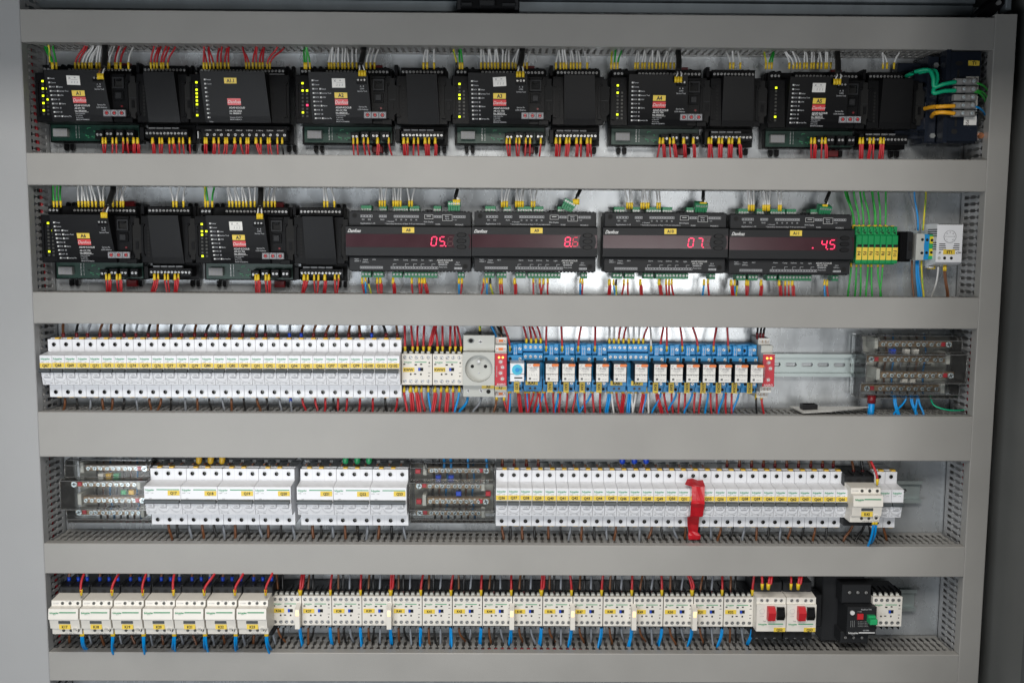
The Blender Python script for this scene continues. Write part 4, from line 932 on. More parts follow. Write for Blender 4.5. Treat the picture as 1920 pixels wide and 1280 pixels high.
# ------------------------------------------------------------------ transformer
x0, z0 = unp(1812, 185, 80)
t = thing('transformer', 'big dark blue-black transformer tagged T1 in the upper right corner', 'transformer', x0, z0)
mb = MB('navy'); mb.box(-28, 20, -62, 68, 20, 74, 1.5); mb.cyl(0, 0, .1, 20, 21)
mb.prism([(-62, 60), (-62, 80), (68, 80), (68, 60)], -31, -25); mb.box(-25, 20, -60, 66, 74, 78, 1)
mb.box(-80, -28, -52, 58, 8, 30, 1); mb.box(-46, -30, -60, 64, 8, 56, 2)
part(t, 'frame', mb)
mb = MB('navy')
for i, (a, b) in enumerate(((26, 46), (4, 22), (-18, 0), (-42, -22))): mb.box(-66, -44, a, b, 30, 52, 2)
part(t, 'coil', mb)
for v in (50, -50): part(t, 'frame_bolt', MB('grey').cyl(-36, v, 4, 56, 58.5, 6))
part(t, 'slot_hole', MB('dark').cyl(-12, 49, 5.5, 78, 78.2, 16, ry=3.2)); part(t, 'slot_hole', MB('dark').cyl(-14, -46, 4.5, 78, 78.2, 16, ry=3.5))
for v in (32, -33): part(t, 'slot_hole', MB('dark').box(-14, -11, v-6, v+8, 78, 78.2))
lb = part(t, 'rating_plate', MB('paper').box(-1, 17, -37, 31, 78, 78.4))
mb = MB('print_black'); mb.text('C E', 12, 26, 78.6, 4, rot=-math.pi/2, bold=.02); mb.text('P20', 4, -34, 78.6, 4, rot=-math.pi/2)
for i, q in enumerate(('PRI: 230V', 'SEC: 24V', 'IP20  50Hz', 'Transformator')): mb.text(q, 3+3.4*i, -18+7*(i % 2), 78.6, 1.8, rot=-math.pi/2)
part(lb, 'lettering', mb)
tag(t, 'T1', 1, 16.5, 46, 53, 78, h=4.2)
part(t, 'earth_tab', MB('screw').box(22, 30, -56, -44, 60, 62)); part(t, 'earth_bolt', MB('copper').cyl(31, -50, 4.5, 60, 66, 6))
ys = (153, 168, 183, 198, 213)
xm, _ = unp(1809, 183, 84)
tb = thing('connector_strip', 'milky five-way connector strip screwed onto the transformer', 'connector strip', xm, unp(1809, 183, 84)[1], d=80)
for i, y in enumerate(ys):
    v = unp(1809, y, 88)[1]-unp(1809, 183, 84)[1]
    def cb():
        mb = MB('milky'); mb.box(-17, 15, -4.4, 4.4, 0, 9, 1.5); mb.cyl(-5, 0, 3.6, 9, 12, 14); mb.cyl(8, 0, 3.6, 9, 12, 14); return mb
    p = part(tb, 'terminal_way', cb, 'cway', at=(0, v, 0))
    screw(p, -5, 0, 12.2, 1.9, m='zinc'); screw(p, 8, 0, 12.2, 1.9, m='zinc')
for cn, mt, ps, r in (('green', 'sleeve_green', [(1698, 144, 50), (1720, 134, 70), (1742, 132, 78), (1750, 147, 84), (1752, 163, 84), (1770, 158, 88), (1792, 154, 88)], 2.9),
                      ('green', 'sleeve_green', [(1722, 136, 66), (1752, 133, 74), (1757, 150, 80), (1750, 174, 86), (1770, 171, 88), (1792, 170, 88)], 2.9),
                      ('yellow', 'sleeve_orange', [(1733, 204, 55), (1748, 201, 75), (1766, 200, 88), (1790, 199, 88)], 2.9), ('yellow', 'sleeve_orange', [(1747, 219, 60), (1752, 213, 78), (1768, 211, 88), (1790, 213, 88)], 2.9)):
    up_ = ps[0][1]; nm = {144: 'upper green insulating sleeve over the lead left of the transformer connector strip', 136: 'lower green insulating sleeve over the lead left of the transformer connector strip', 204: 'upper yellow insulating sleeve left of the transformer connector strip', 219: 'lower yellow insulating sleeve left of the transformer connector strip'}[up_]
    cable(ps, r, nm, m=mt)
for ps, nm, mt in (([(1827, 155, 88), (1842, 160, 84), (1850, 168, 70), (1853, 180, 50)], 'upper green lead leaving the connector strip to the right', 'wire_green'), ([(1827, 170, 88), (1840, 172, 84), (1849, 180, 70), (1850, 192, 50)], 'middle green lead leaving the connector strip to the right', 'wire_green'),
                   ([(1827, 172, 88), (1838, 176, 84), (1846, 186, 70), (1848, 196, 50)], 'lower green lead leaving the connector strip to the right', 'wire_green'), ([(1824, 199, 88), (1836, 203, 84), (1845, 212, 70), (1848, 224, 50)], 'blue lead leaving the connector strip to the right', 'wire_blue'),
                   ([(1822, 213, 88), (1836, 212, 84), (1846, 224, 66)], 'black lead leaving the bottom of the connector strip', 'wire_black')): cable(ps, 1.5, nm, m=mt)

# ------------------------------------------------------------------ circuit breakers
def mcb(x, z, n, tg, row, label, clips=True):
    W_ = 18.0*n
    t = thing('circuit_breaker', label, 'circuit breaker', x, z, row)
    def body():
        mb = MB('white'); g = .25
        mb.box(g, W_-g, -43, 43, 6, 44); mb.box(g, g+.5, -43, 43, 44, 54.9); mb.box(W_-g-.5, W_-g, -43, 43, 44, 54.9); mb.box(g, W_-g, 42.4, 43, 44, 54.9); mb.box(g, W_-g, -43, -42.4, 44, 54.9); mb.box(.6, W_-.6, 40, 44.5, 38, 46)
        for k in range(n):
            a, b = k*18+g*(k == 0), (k+1)*18-g*(k == n-1); c = k*18+9
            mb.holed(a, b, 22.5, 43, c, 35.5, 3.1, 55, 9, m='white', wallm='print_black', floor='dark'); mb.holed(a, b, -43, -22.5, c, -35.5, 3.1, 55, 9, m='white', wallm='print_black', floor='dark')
            mb.ring(c, 35.5, 4.2, 4.6, 54.9, 55.25, 18, 'white_dim'); mb.ring(c, -35.5, 4.2, 4.6, 54.9, 55.25, 18, 'white_dim')
            if k: mb.box(a-.15, a+.15, 23, 43, 54.9, 55.1, m='white_dim'); mb.box(a-.15, a+.15, -43, -23, 54.9, 55.1, m='white_dim')
            mb.box(c-4, c+5, -24.6, -24.1, 55, 55.15, m='print_dim')
        for a_, b_ in ((22.5, 43), (-43, -22.5)):
            for q in (g, W_-g): mb.box(q-.02, q+.02, a_, b_, 54, 55)
        # nose
        mb.prism([(-22.5, 54), (-22.5, 72), (-21.5, 75), (-3, 79.4), (-3, 81), (3.5, 82), (22, 82), (22.5, 81), (25.5, 54)], g, W_-g)
        return mb
    part(t, 'housing', body, f'mcb{n}')
    for k in range(n):
        for v in (35.5, -35.5): screw(t, k*18+9, v, 49, 2.4, 'cross', 'dark_screw')
        if clips:
            part(t, 'yellow_clip', lambda: MB('clip_yellow').box(-3.2, 3.2, 0, 2.2, 44, 53), 'yclip', at=(k*18+13, 43.2, 0)) if (n == 1 or k < 2) else None
            if n == 1: part(t, 'yellow_clip', lambda: MB('clip_yellow').box(-3.2, 3.2, 0, 1.4, 44, 53), 'yclipb', at=(k*18+13, -44.2, 0))
    part(t, 'toggle_bar', lambda: MB('slate').prism([(3.2, 79), (3.2, 85), (2, 87.5), (-1, 88), (-2.6, 86), (-2.8, 79)], .9*0+.5, W_-1.4), f'mcbbar{n}')
    for k in range(n):
        def tog():
            mb = MB('white'); mb.prism([(-2.9, 74), (-2.9, 82.5), (-8.5, 81.6), (-11.5, 78), (-13, 74)], 4.2, 13.2); mb.ring(9, -8.5, 8.3, 8.7, 77.6, 78.2, 20, 'white_dim')
            mb.text('I·ON', 8.7, -6.5, 82.4, 1.7, m='print_grey'); return mb
        part(t, 'toggle', tog, 'tog', at=(k*18, 0, 0))
    def pr():
        mb = MB('print_green')
        mb.text('Schneider', 1.6, 17.4, 82.2, 2.6, align='l', bold=.03, sx=.93); mb.text('Electric', 5, 15.2, 82.2, 1.1, align='l')
        if n > 1: mb.box(18.5, W_-2, 17.0, 18.3, 82, 82.2)
        mb.text('iC60N', 2, 12.8, 82.2, 1.3, m='print_grey', align='l'); mb.text('C 4A', 10, 12.8, 82.2, 1.3, m='print_grey', align='l')
        mb.text('A9F79' if n == 1 else '24349', 9.5 if n == 1 else 9, 1.9 if n == 1 else 1.9+2.6, 82.3, 1.2, m='print_grey'); mb.text('C4', 3.6, -18.8, 76.2, 1.7, m='print_dim'); mb.text('6000', 13.2, -18.8, 76.2, 1.3, m='print_dim'); return mb
    part(t, 'lettering', pr, f'mcbpr{n}')
    if tg:
        j = random.uniform(-.35, .35)
        if n == 1: tag(t, tg, .5, 17.4, 4.3+j, 11.2+j, 82, h=3.7)
        else: tag(t, tg, W_-19, W_-1.6, 9+j, 16.2+j, 82, h=3.7)
    return t
R3 = [f'Q{i}' for i in range(67, 83)]+[f'Q{i}' for i in range(90, 103)]
for k, q in enumerate(R3):
    x = -675+18.03*k; mcb(x, -191+.0045*(x+675), 1, q, 'single-pole breakers in the third row', f'white single-pole circuit breaker with yellow tag reading {q}')
x = unp(270.5, 938, 82)[0]
for k in range(4): mcb(x+k*54.1, -384.5, 3, f'Q{17+k}', 'three-pole breakers in the fourth row', f'wide white three-pole circuit breaker with yellow tag reading Q{17+k}')
x = unp(556.5, 938, 82)[0]
for k in range(3): mcb(x+k*54.1, -384.5, 3, f'Q{21+k}', 'three-pole breakers in the fourth row', f'wide white three-pole circuit breaker with yellow tag reading Q{21+k}')
xq = 51.9-9-54
R4 = [f'Q{i}' for i in range(36, 52)]+['Q54']+[f'Q{i}' for i in range(55, 67)]
for k, q in enumerate(R4):
    mcb(xq+18.02*k, -384.5, 1, q, 'single-pole breakers in the fourth row', f'white single-pole circuit breaker with yellow tag reading {q}' if q != 'Q54' else 'white single-pole circuit breaker hidden under the red tape')
xk = unp(1667, 938, 55)[0]
xk = unp(1671, 890, 55)[0]-9
mcb(xk, -384.5, 1, None, 'single-pole breakers in the fourth row', 'untagged white circuit breaker at the far right end of its row'); mcb(xk-18.1, -384.5, 1, None, 'single-pole breakers in the fourth row', 'untagged white circuit breaker partly hidden behind contactor K42')
# comb busbars above the fourth row
for px0, px1, lb_, m in ((283, 553, 'dark comb busbar feeding the breakers Q17 to Q20', 'charcoal'), (563, 765, 'dark comb busbar feeding the breakers Q21 to Q23', 'charcoal'), (1022, 1342, 'grey comb busbar feeding the breakers from Q40 on', 'grey')):
    a = unp(px0, 868, 40)[0]; b = unp(px1, 868, 40)[0]
    t = thing('comb_busbar', lb_, 'busbar', a, -384.5+44.6, 'comb busbars above the breakers', d=0); L = b-a
    part(t, 'bar', MB(m).box(0, L, 7, 24, 12, 34, .8))
    mb = MB('grey')
    for i in range(int(L//18)): mb.box(6+i*18, 11+i*18, -1, 7, 22, 25); mb.box(7+i*18, 9+i*18, 0, 1, 25, 36, m='copper')
    part(t, 'comb_teeth', mb)
    mb = MB('print_dim')
    for i in range(int(L//18)): mb.text(random.choice(['▽', 'O', 'A', 'V', 'O']), 9+i*18, 14, 34.2, 3.5)
    part(t, 'lettering', mb)
for cn, m, xs in (('yellow', 'clip_yellow', (373, 395, 416.5)), ('green', 'green', (648, 670, 692)), ('blue', 'sleeve_blue', (1167, 1189.5, 1211.5))):
    for i, px in enumerate(xs):
        x, z = unp(px, 869, 44)
        solo('feed_connector', MB(m).tube([(0, 26, -6), (0, 8, -2), (0, 2, 0), (0, 0, 0)], [4.6, 4.7, 4.3, 2.6], 12), f'{["left", "middle", "right"][i]} of the three {cn} rounded terminal caps above the breakers', 'insulated connector', x, z, 44, f'{cn} terminal caps above the fourth row')
# red tape over Q54
x0, z0 = unp(1309, 950, 88)
mb = MB('tape')
pts = [(1289, 1318, 897, 66), (1284, 1322, 908, 84), (1297, 1321.5, 912, 89), (1297, 1321, 938, 91), (1296, 1321, 944, 95), (1295, 1320, 950, 90), (1294, 1318, 968, 84), (1288.5, 1311, 969, 80), (1289, 1310, 984, 62), (1291, 1308, 996, 55), (1290, 1314, 1004, 58), (1291, 1313, 1011, 56)]
V = []
for a, b, y, d in pts:
    for q in (0, .33, .66, 1):
        px = a+(b-a)*q; x, z = unp(px, y+random.uniform(-.8, .8)+(3 if (y < 909 and q > .5) else 0), d); V.append((x-x0, z-z0, d-88+random.uniform(-.9, .9)))
nv = len(V); V += [(a, b, c-.35) for a, b, c in V]; F = []
for i in range(len(pts)-1):
    for k in range(3): a = i*4+k; F += [(a, a+4, a+5, a+1), (nv+a, nv+a+1, nv+a+5, nv+a+4)]
mb.add(V, F, smooth=False)
solo('red_tape', mb, 'strip of glossy red tape stuck vertically over one breaker between Q51 and Q55', 'tape', x0, z0, 88)

# ------------------------------------------------------------------ contactors
def big_contactor(x, z, tg, base=True):
    t = thing('contactor', f'cream contactor with dark window and yellow tag reading {tg}', 'contactor', x, z, 'large cream contactors')
    def bs():
        mb = MB('charcoal'); mb.box(1, 44.5, -36, 40, 6, 50); mb.box(.5, 45, 24, 39, 50, 70, 1)
        for i in range(3): mb.cyl(8+i*13.5, 32, 3.3, 69.9, 70.2, 14, m='dark')
        for i in range(4): mb.box(.8+i*14.3, 2.2+i*14.3, 39, 41.5, 40, 68)
        mb.box(1, 44.5, -36, -26, 50, 72, 1)
        for i in range(3): mb.cyl(9+i*13.5, -31, 2.8, 71.9, 72.2, 12, m='dark')
        return mb
    part(t, 'base', bs, 'bigbase')
    def fr_():
        mb = MB('cream')
        mb.prism([(-23, 50), (-23, 97), (-12, 98), (-12, 103), (4, 106), (4, 109), (19.5, 107), (20, 97), (28, 96), (30, 74), (30, 50)], .8, 44.2)
        mb.box(3, 12, -1, 20, 60, 60.1); mb.ring(37, -13.5, 3.6, 4.6, 103, 104, 16); return mb
    part(t, 'housing', fr_, 'bigfront')
    for i in range(3): screw(t, 17+i*11.2, 24, 97.2, 2.3, 'slot', 'dark_screw'); screw(t, 17.5+i*10.8, -17, 98.2, 2.2, 'slot', 'dark_screw')
    part(t, 'inspection_window', lambda: MB('slate').box(14, 31, -3.6, .6, 104, 106.2, .3), 'bigwin')
    def pr():
        mb = MB('print_green'); mb.text('Schneider', 3, 14, 109, 2.4, align='l', bold=.03); mb.text('Electric', 8, 11.6, 109, 1, align='l'); mb.box(17, 41, 13.7, 15, 108.3, 108.7)
        mb.text('LC1D09', 3, 24, 97.2, 1.8, m='print_pale', align='l'); mb.text('13 NO   21 NC   A2', 27, 27.2, 96.6, 1, m='print_grey'); mb.text('14 NO   22 NC   A2', 26, -21.4, 97.6, 1.2, m='print_grey'); return mb
    part(t, 'lettering', pr, 'bigpr')
    tag(t, tg, 14.5, 31, -12.3, -5, 104.3, h=3.6)
    return t
for k in range(7):
    x = unp(91.5+58.9*k-(1.2 if k > 3 else 0), 1155, 105)[0]; big_contactor(x, -559+.35*k*.5, 'K%d' % (17+k))
big_contactor(unp(1599, 940, 105)[0]-1, -384, 'K42')
def small_contactor(x, z, tg, label, lamp=False):
    t = thing('contactor', label, 'small contactor', x, z, 'small cream contactors')
    def bs():
        mb = MB('black'); mb.box(.5, 44.5, -29, 29, 6, 48)
        for i in range(6): mb.box(.4+i*8.6, 1.6+i*8.6, 22, 30.5, 30, 56); mb.box(.4+i*8.6, 1.6+i*8.6, -30, -22, 30, 54)
        for i in range(5): mb.box(2.4+i*8.6, 7.2+i*8.6, 23, 26, 44, 54, m='lightgrey')
        return mb
    part(t, 'base', bs, 'smbase')
    def fr_():
        mb = MB('cream'); mb.box(.3, 44.9, -23, 23, 48, 55); mb.box(.3, .9, -23, 23, 55, 59.9); mb.box(44.3, 44.9, -23, 23, 55, 59.9); mb.box(.9, 44.3, 22.3, 23, 55, 59.9); mb.box(.9, 44.3, -23, -22.3, 55, 59.9)
        for i in range(5):
            for v0, v1, c in ((12.5, 23, 17.8), (-23, -12.5, -17.6)):
                a = .3+i*8.92; mb.holed(a, a+8.92, v0, v1, 5+i*8.6+(.4 if i == 4 else 0), c, 2.75, 60, 4, m='cream', wallm='grey', floor='dark', n=12)
        mb.box(.3, 44.9, -12.5, 12.5, 59, 60)
        for u, v, a, b in ((4, 7.6, 2.6, 1.6), (21, 6.9, 3.2, 2), (29, 7.6, 2.6, 1.8), (13.5, -7.3, 2, 2.4), (20, -6.9, 3, 1.5), (28.6, -7.3, 2, 2.4), (41, 9.8, 1.6, 2), (41, 4.6, 3, .6), (40.8, -5, 3.2, .5), (40.5, -9.8, 1.2, 1.6)):
            mb.box(u-a/2-.2, u+a/2+.2, v-b/2-.1, v+b/2+.1, 60, 60.1, m='dark')
        return mb
    part(t, 'housing', fr_, 'smfront')
    for i in range(5):
        for v in (17.8, -17.6): screw(t, 5+i*8.6+(.4 if i == 4 else 0), v, 58.2, 2.45, 'slot')
    part(t, 'armature_window', lambda: MB('dark').box(24.5, 32, -2.2, 2.6, 60, 60.6).box(25, 27.5, -2, 2.4, 60.6, 61.5, m='sleeve_blue'), 'smwin')
    def pr():
        mb = MB('print_green'); mb.text('Schneider', 3.8, 10.7, 60.2, 2.1, align='l', bold=.03); mb.text('Electric', 8.5, 8.7, 60.2, .9, align='l'); mb.box(19.5, 37, 10.2, 11.3, 60, 60.2)
        mb.text('1L1 3L2 5L3 13NO A1', 22, 13.7, 60.2, 1.0, m='print_pale'); mb.text('2T1 4T2 6T3 14NO A2', 22, -21.6, 60.2, 1.2, m='print_pale'); return mb
    part(t, 'lettering', pr, 'smpr')
    if tg:
        j = random.uniform(-.4, .4); tag(t, tg, 2.2, 19, -3.4+j, 3.1+j, 60, h=3.5)
    return t
for tg, px in (('KWW', 753), ('KWW1', 811)): small_contactor(unp(px, 690, 60)[0], -189, tg, f'small cream contactor tagged {tg} beside the mains socket')
for k, n_ in enumerate(NK):
    x = unp(KX0+KDX*k, 1145, 60)[0]; z = -559.5+k*.03
    small_contactor(x, z, f'K{n_}', f'small cream contactor with yellow tag reading K{n_}')
small_contactor(unp(1637, 1145, 75)[0], -553, None, 'small untagged cream contactor right of the black motor starter').location.y -= .012
for k in (0, 3, 7, 9, 11, 13):
    x = unp([550.5, 0, 0, 723.5, 0, 0, 0, 955.5, 0, 1070.5, 0, 1186.5, 0, 1301][k], 1140, 82)[0]
    t = thing('indicator_lamp', f'narrow white plug-in module with glowing lamp on small contactor K{NK[k]}', 'indicator module', x, -559.5, 'glowing lamp modules on the contactors', d=60)
    mb = MB('cream'); mb.prism([(-23, 0), (-23, 15), (8, 15), (13, 0)], 0, 7.0); part(t, 'housing', mb)
    part(t, 'lamp', MB('lamp_glow').box(1.3, 5.7, -2.5, 6, 14.9, 15.9, .8))
# motor breakers
for i, (px, tg) in enumerate(((1419, 'Q52'), (1475.5, 'Q53'))):
    x = unp(px, 1140, 80)[0]
    t = thing('motor_breaker', f'white motor breaker with red and black rockers, yellow tag {tg}', 'motor breaker', x, -558, 'white motor breakers with rockers')
    def bs():
        mb = MB('charcoal'); mb.box(.5, 44, -44, 45, 6, 56, 1); mb.box(.5, 44, -42, -26, 56, 66, 1)
        for k in range(3): mb.cyl(8+k*13.5, -34, 3.6, 65.9, 66.2, 14, m='dark'); mb.cyl(9+k*13, 38, 3.6, 55.9, 56.2, 14, m='dark'); mb.text(f'{2*k+2}T{k+1}', 5+k*13.5, -40, 66.1, 1.6, m='print_dim')
        return mb
    part(t, 'base', bs, 'mbbase')
    part(t, 'housing', lambda: MB('cream').prism([(-24, 50), (-24, 79), (-23, 80), (18.5, 80), (18.5, 76), (28, 76), (30, 50)], .3, 44.5), 'mbfront')
    for u in (8, 16.5, 29, 37.5): screw(t, u, 23.5, 76.4, 2.6)
    part(t, 'dial', lambda: MB('cream').cyl(8, 8.5, 3.8, 80, 80.8, 18).ring(8, 8.5, 3.6, 3.9, 80.6, 81, 18, 'print_pale'), 'mbdial')
    part(t, 'red_rocker', lambda: MB('red').prism([(-4, 80), (-4, 85), (8, 85), (15, 93), (17, 90), (17, 80)], 15, 25.5) if False else MB('red').prism([(-4, 80), (-4, 88), (0, 89), (9, 91), (16.5, 85), (16.5, 80)], 15.2, 26.5), 'mbred')
    part(t, 'black_rocker', lambda: MB('black').prism([(-4.5, 80), (-4.5, 83), (3, 88), (12, 84), (15, 84), (15, 80)], 30, 41), 'mbblk')
    def pr():
        mb = MB('print_green'); mb.text('Schneider', 3, -12, 80.3, 2.4, align='l', bold=.03); mb.text('Electric', 8, -14, 80.3, 1, align='l'); mb.box(18, 40.5, -12.4, -11, 80, 80.3)
        mb.text('GV2ME07', 36, -14.8, 80.3, 1.3, m='print_pale'); mb.text('Test', 12, -7.2, 80.3, 1.8, m='print_grey'); mb.text('1.6 2.5A', 8, .5, 80.3, 1.3, m='print_dim'); mb.text('Trip', 20, -7.2, 80.3, 1.4, m='print_dim'); return mb
    part(t, 'lettering', pr, 'mbpr')
    tag(t, tg, 26.5, 43.8, -23.5, -17.3, 80, h=3.6)
# black motor starter
x, z = unp(1592, 1150, 85)
t = thing('motor_starter', 'black motor starter with red square button and green knob', 'motor starter', x, -560)
mb = MB('charcoal'); mb.box(-26, 38, -52, 62, 5, 42, 1.5); mb.box(-6, 38, 19, 48, 42, 70, 1.5); mb.box(-2, 42, -25, 18.5, 42, 85, 1.5); mb.box(-6, 36, -43, -25, 42, 72, 1.5); mb.box(-36, -26, -30, 20, 5, 40, 1)
for k in range(3): mb.cyl(5+k*12.5, 36, 4, 69.9, 70.3, 14, m='dark'); mb.cyl(1+k*12.5, -34, 3.8, 71.9, 72.3, 14, m='dark')
part(t, 'housing', mb)
for k in range(3): screw(t, 5+k*12.5, 36, 69.6+1, 2.2); screw(t, 1+k*12.5, -34, 72.6, 2.0)
part(t, 'round_button', MB('print_white').cyl(4.5, 10.5, 3.3, 85, 87, 18)); part(t, 'red_button', MB('red').box(12, 21, .5, 9, 85, 88, .5))
part(t, 'green_knob', MB('green').box(27, 38, -3, 5, 85, 100, 1).box(27, 38, 5, 7.5, 85, 92, .5))
mb = MB('print_pale'); mb.text('EasyPact TVS', 18, 15.5, 85.3, 2.1, align='l'); mb.text('1-1.6A', 13, 12.2, 85.3, 1.6, align='l'); mb.text('GZ1E06', 22, -17, 85.3, 2, align='l')
for i in range(4): mb.text('IEC 60947-4-1  400/415V', 14, -3.5-2.4*i, 85.3, 1.1, align='l', m='print_dim')
for i in range(3): mb.box(3+i*2.6, 3.4+i*2.6, -12, -2, 85, 85.2, m='print_dim')
mb.text('Schneider', 0, -21, 85.3, 2.8, align='l', bold=.03, m='print_white'); mb.text('Electric', 5, -23.6, 85.3, 1.2, align='l'); mb.box(16, 40, -21.6, -19.9, 85, 85.3, m='print_white')
part(t, 'lettering', mb)

# ------------------------------------------------------------------ socket, red relays, relays
x0 = unp(868.5, 690, 60)[0]
t = thing('mains_socket', 'round light grey mains socket with earth pin tagged X0', 'mains socket', x0, -186)
mb = MB('lightgrey'); Ws = unp(928, 690, 75)[0]-unp(868.5, 690, 75)[0]
mb.box(0, Ws, -44, 47, 6, 54); mb.box(0, Ws, 24.5, 48, 54, 58, .5); mb.box(0, Ws, -44, -25, 54, 58, .5)
mb.holed(0, Ws, -24.8, 24.3, Ws/2, 0, 20.3, 72, 12, n=48, m='lightgrey', floor='lightgrey'); mb.box(0, .6, -24.8, 24.3, 54, 71.9); mb.box(Ws-.6, Ws, -24.8, 24.3, 54, 71.9); mb.box(0, Ws, 23.7, 24.3, 54, 71.9); mb.box(0, Ws, -24.8, -24.2, 54, 71.9)
part(t, 'housing', mb)
for u in (-9.8, 9.8): part(t, 'pin_hole', MB('dark').cyl(Ws/2+u, 2, 2.6, 60, 60.3, 16))
part(t, 'earth_pin', MB('screw').cyl(Ws/2, 10.5, 2.3, 60, 68, 14)); screw(t, Ws/2, -8, 60.3, 1.4, m='white_dim')
part(t, 'cable_hole', MB('grey').cyl(Ws/2-12, 40, 5.2, 58, 58.4, 20, ry=3.8)); part(t, 'cable_hole', MB('dark').cyl(Ws/2-12, 40, 3, 58.4, 58.6, 16)); part(t, 'cable_hole', MB('dark').cyl(Ws-9, -36, 3.2, 58, 58.3, 16))
screw(t, Ws/2+2, 38.5, 58.6, 3, 'cross'); screw(t, 7.5, -34.5, 58.6, 2.9, 'cross'); screw(t, Ws-20, -34.5, 58.6, 2.9, 'cross')
tag(t, 'X0', Ws-19, Ws-.3, -31.2, -25.3, 58.2, h=3.8)
def red_relay(px, lab, tg, z, twin):
    x0 = unp(px, 690, 72)[0]; w = 17.3
    t = thing('monitoring_relay', lab, 'monitoring relay', x0, z, 'red-fronted monitoring relays')
    mb = MB('lightgrey'); mb.box(0, w, -45, 45, 5, 46, .5); mb.box(0, w, -34, 36, 46, 64, .6); mb.box(0, w, -25, 25, 64, 74.6)
    part(t, 'housing', mb)
    fr_ = part(t, 'front_plate', MB('module_red').box(-.1, w+.1, -23.5, 24, 74.6, 75.8, .3))
    for u in (6, 11.5): part(t, 'indicator_led', MB('led_amber').cyl(u, 18.5, 1.6, 75.8, 76.6, 12))
    for i, v in enumerate((12, 4, -4.6, -13) if not twin else (12, 3.5, -13.5)):
        u = 8.5 if i % 2 == 0 else 11
        d_ = part(t, 'setting_dial', MB('print_white').cyl(u, v, 2.1, 75.8, 77, 14))
        mb = MB('print_white')
        for k in range(10):
            a = k*.6-.9; mb.box(u+3.1*math.cos(a)-.35, u+3.1*math.cos(a)+.35, v+3.1*math.sin(a)-.3, v+3.1*math.sin(a)+.3, 75.8, 76)
        mb.box(u-.3, u+.3, v-1.6, v+1.6, 77, 77.1, m='print_grey'); part(d_, 'scale_marks', mb)
    mb = MB('print_white'); mb.text('ANIRO', 9, -21.3, 76, 3.4, bold=.01, sx=.9); mb.text('MPC-XXV-BASIC', 2.6, -2, 76, 1.7, rot=math.pi/2, m='print_pale'); part(fr_, 'lettering', mb)
    for v, w_ in ((40, 46), (-40, 46))+(((29.5, 64),) if not twin else ((-29, 64),)):
        part(t, 'terminal_face', MB('paper').box(.5, w-.5, v-5, v+5, w_, w_+.5)); part(t, 'terminal_slot', MB('orange' if not twin else 'brass').box(1.5, w-1.5, v-2, v+2, w_+.5, w_+.8))
        for u in ((3.6, 13.6) if not twin else (3.6, 8.6, 13.6)): screw(t, u, v, w_+1.2, 2.0)
    if tg: tag(t, tg, .2, w-.2, -31, -24.5, 64.3, h=3.6)
    return t
red_relay(928, 'red-fronted monitoring relay tagged KF right of the mains socket', 'KF', -187, False)
tw = red_relay(1434, 'red-fronted monitoring relay at the right end of the blue sockets', None, -186, True)
tw.location.x = (unp(1420, 690, 46)[0])*.001; 
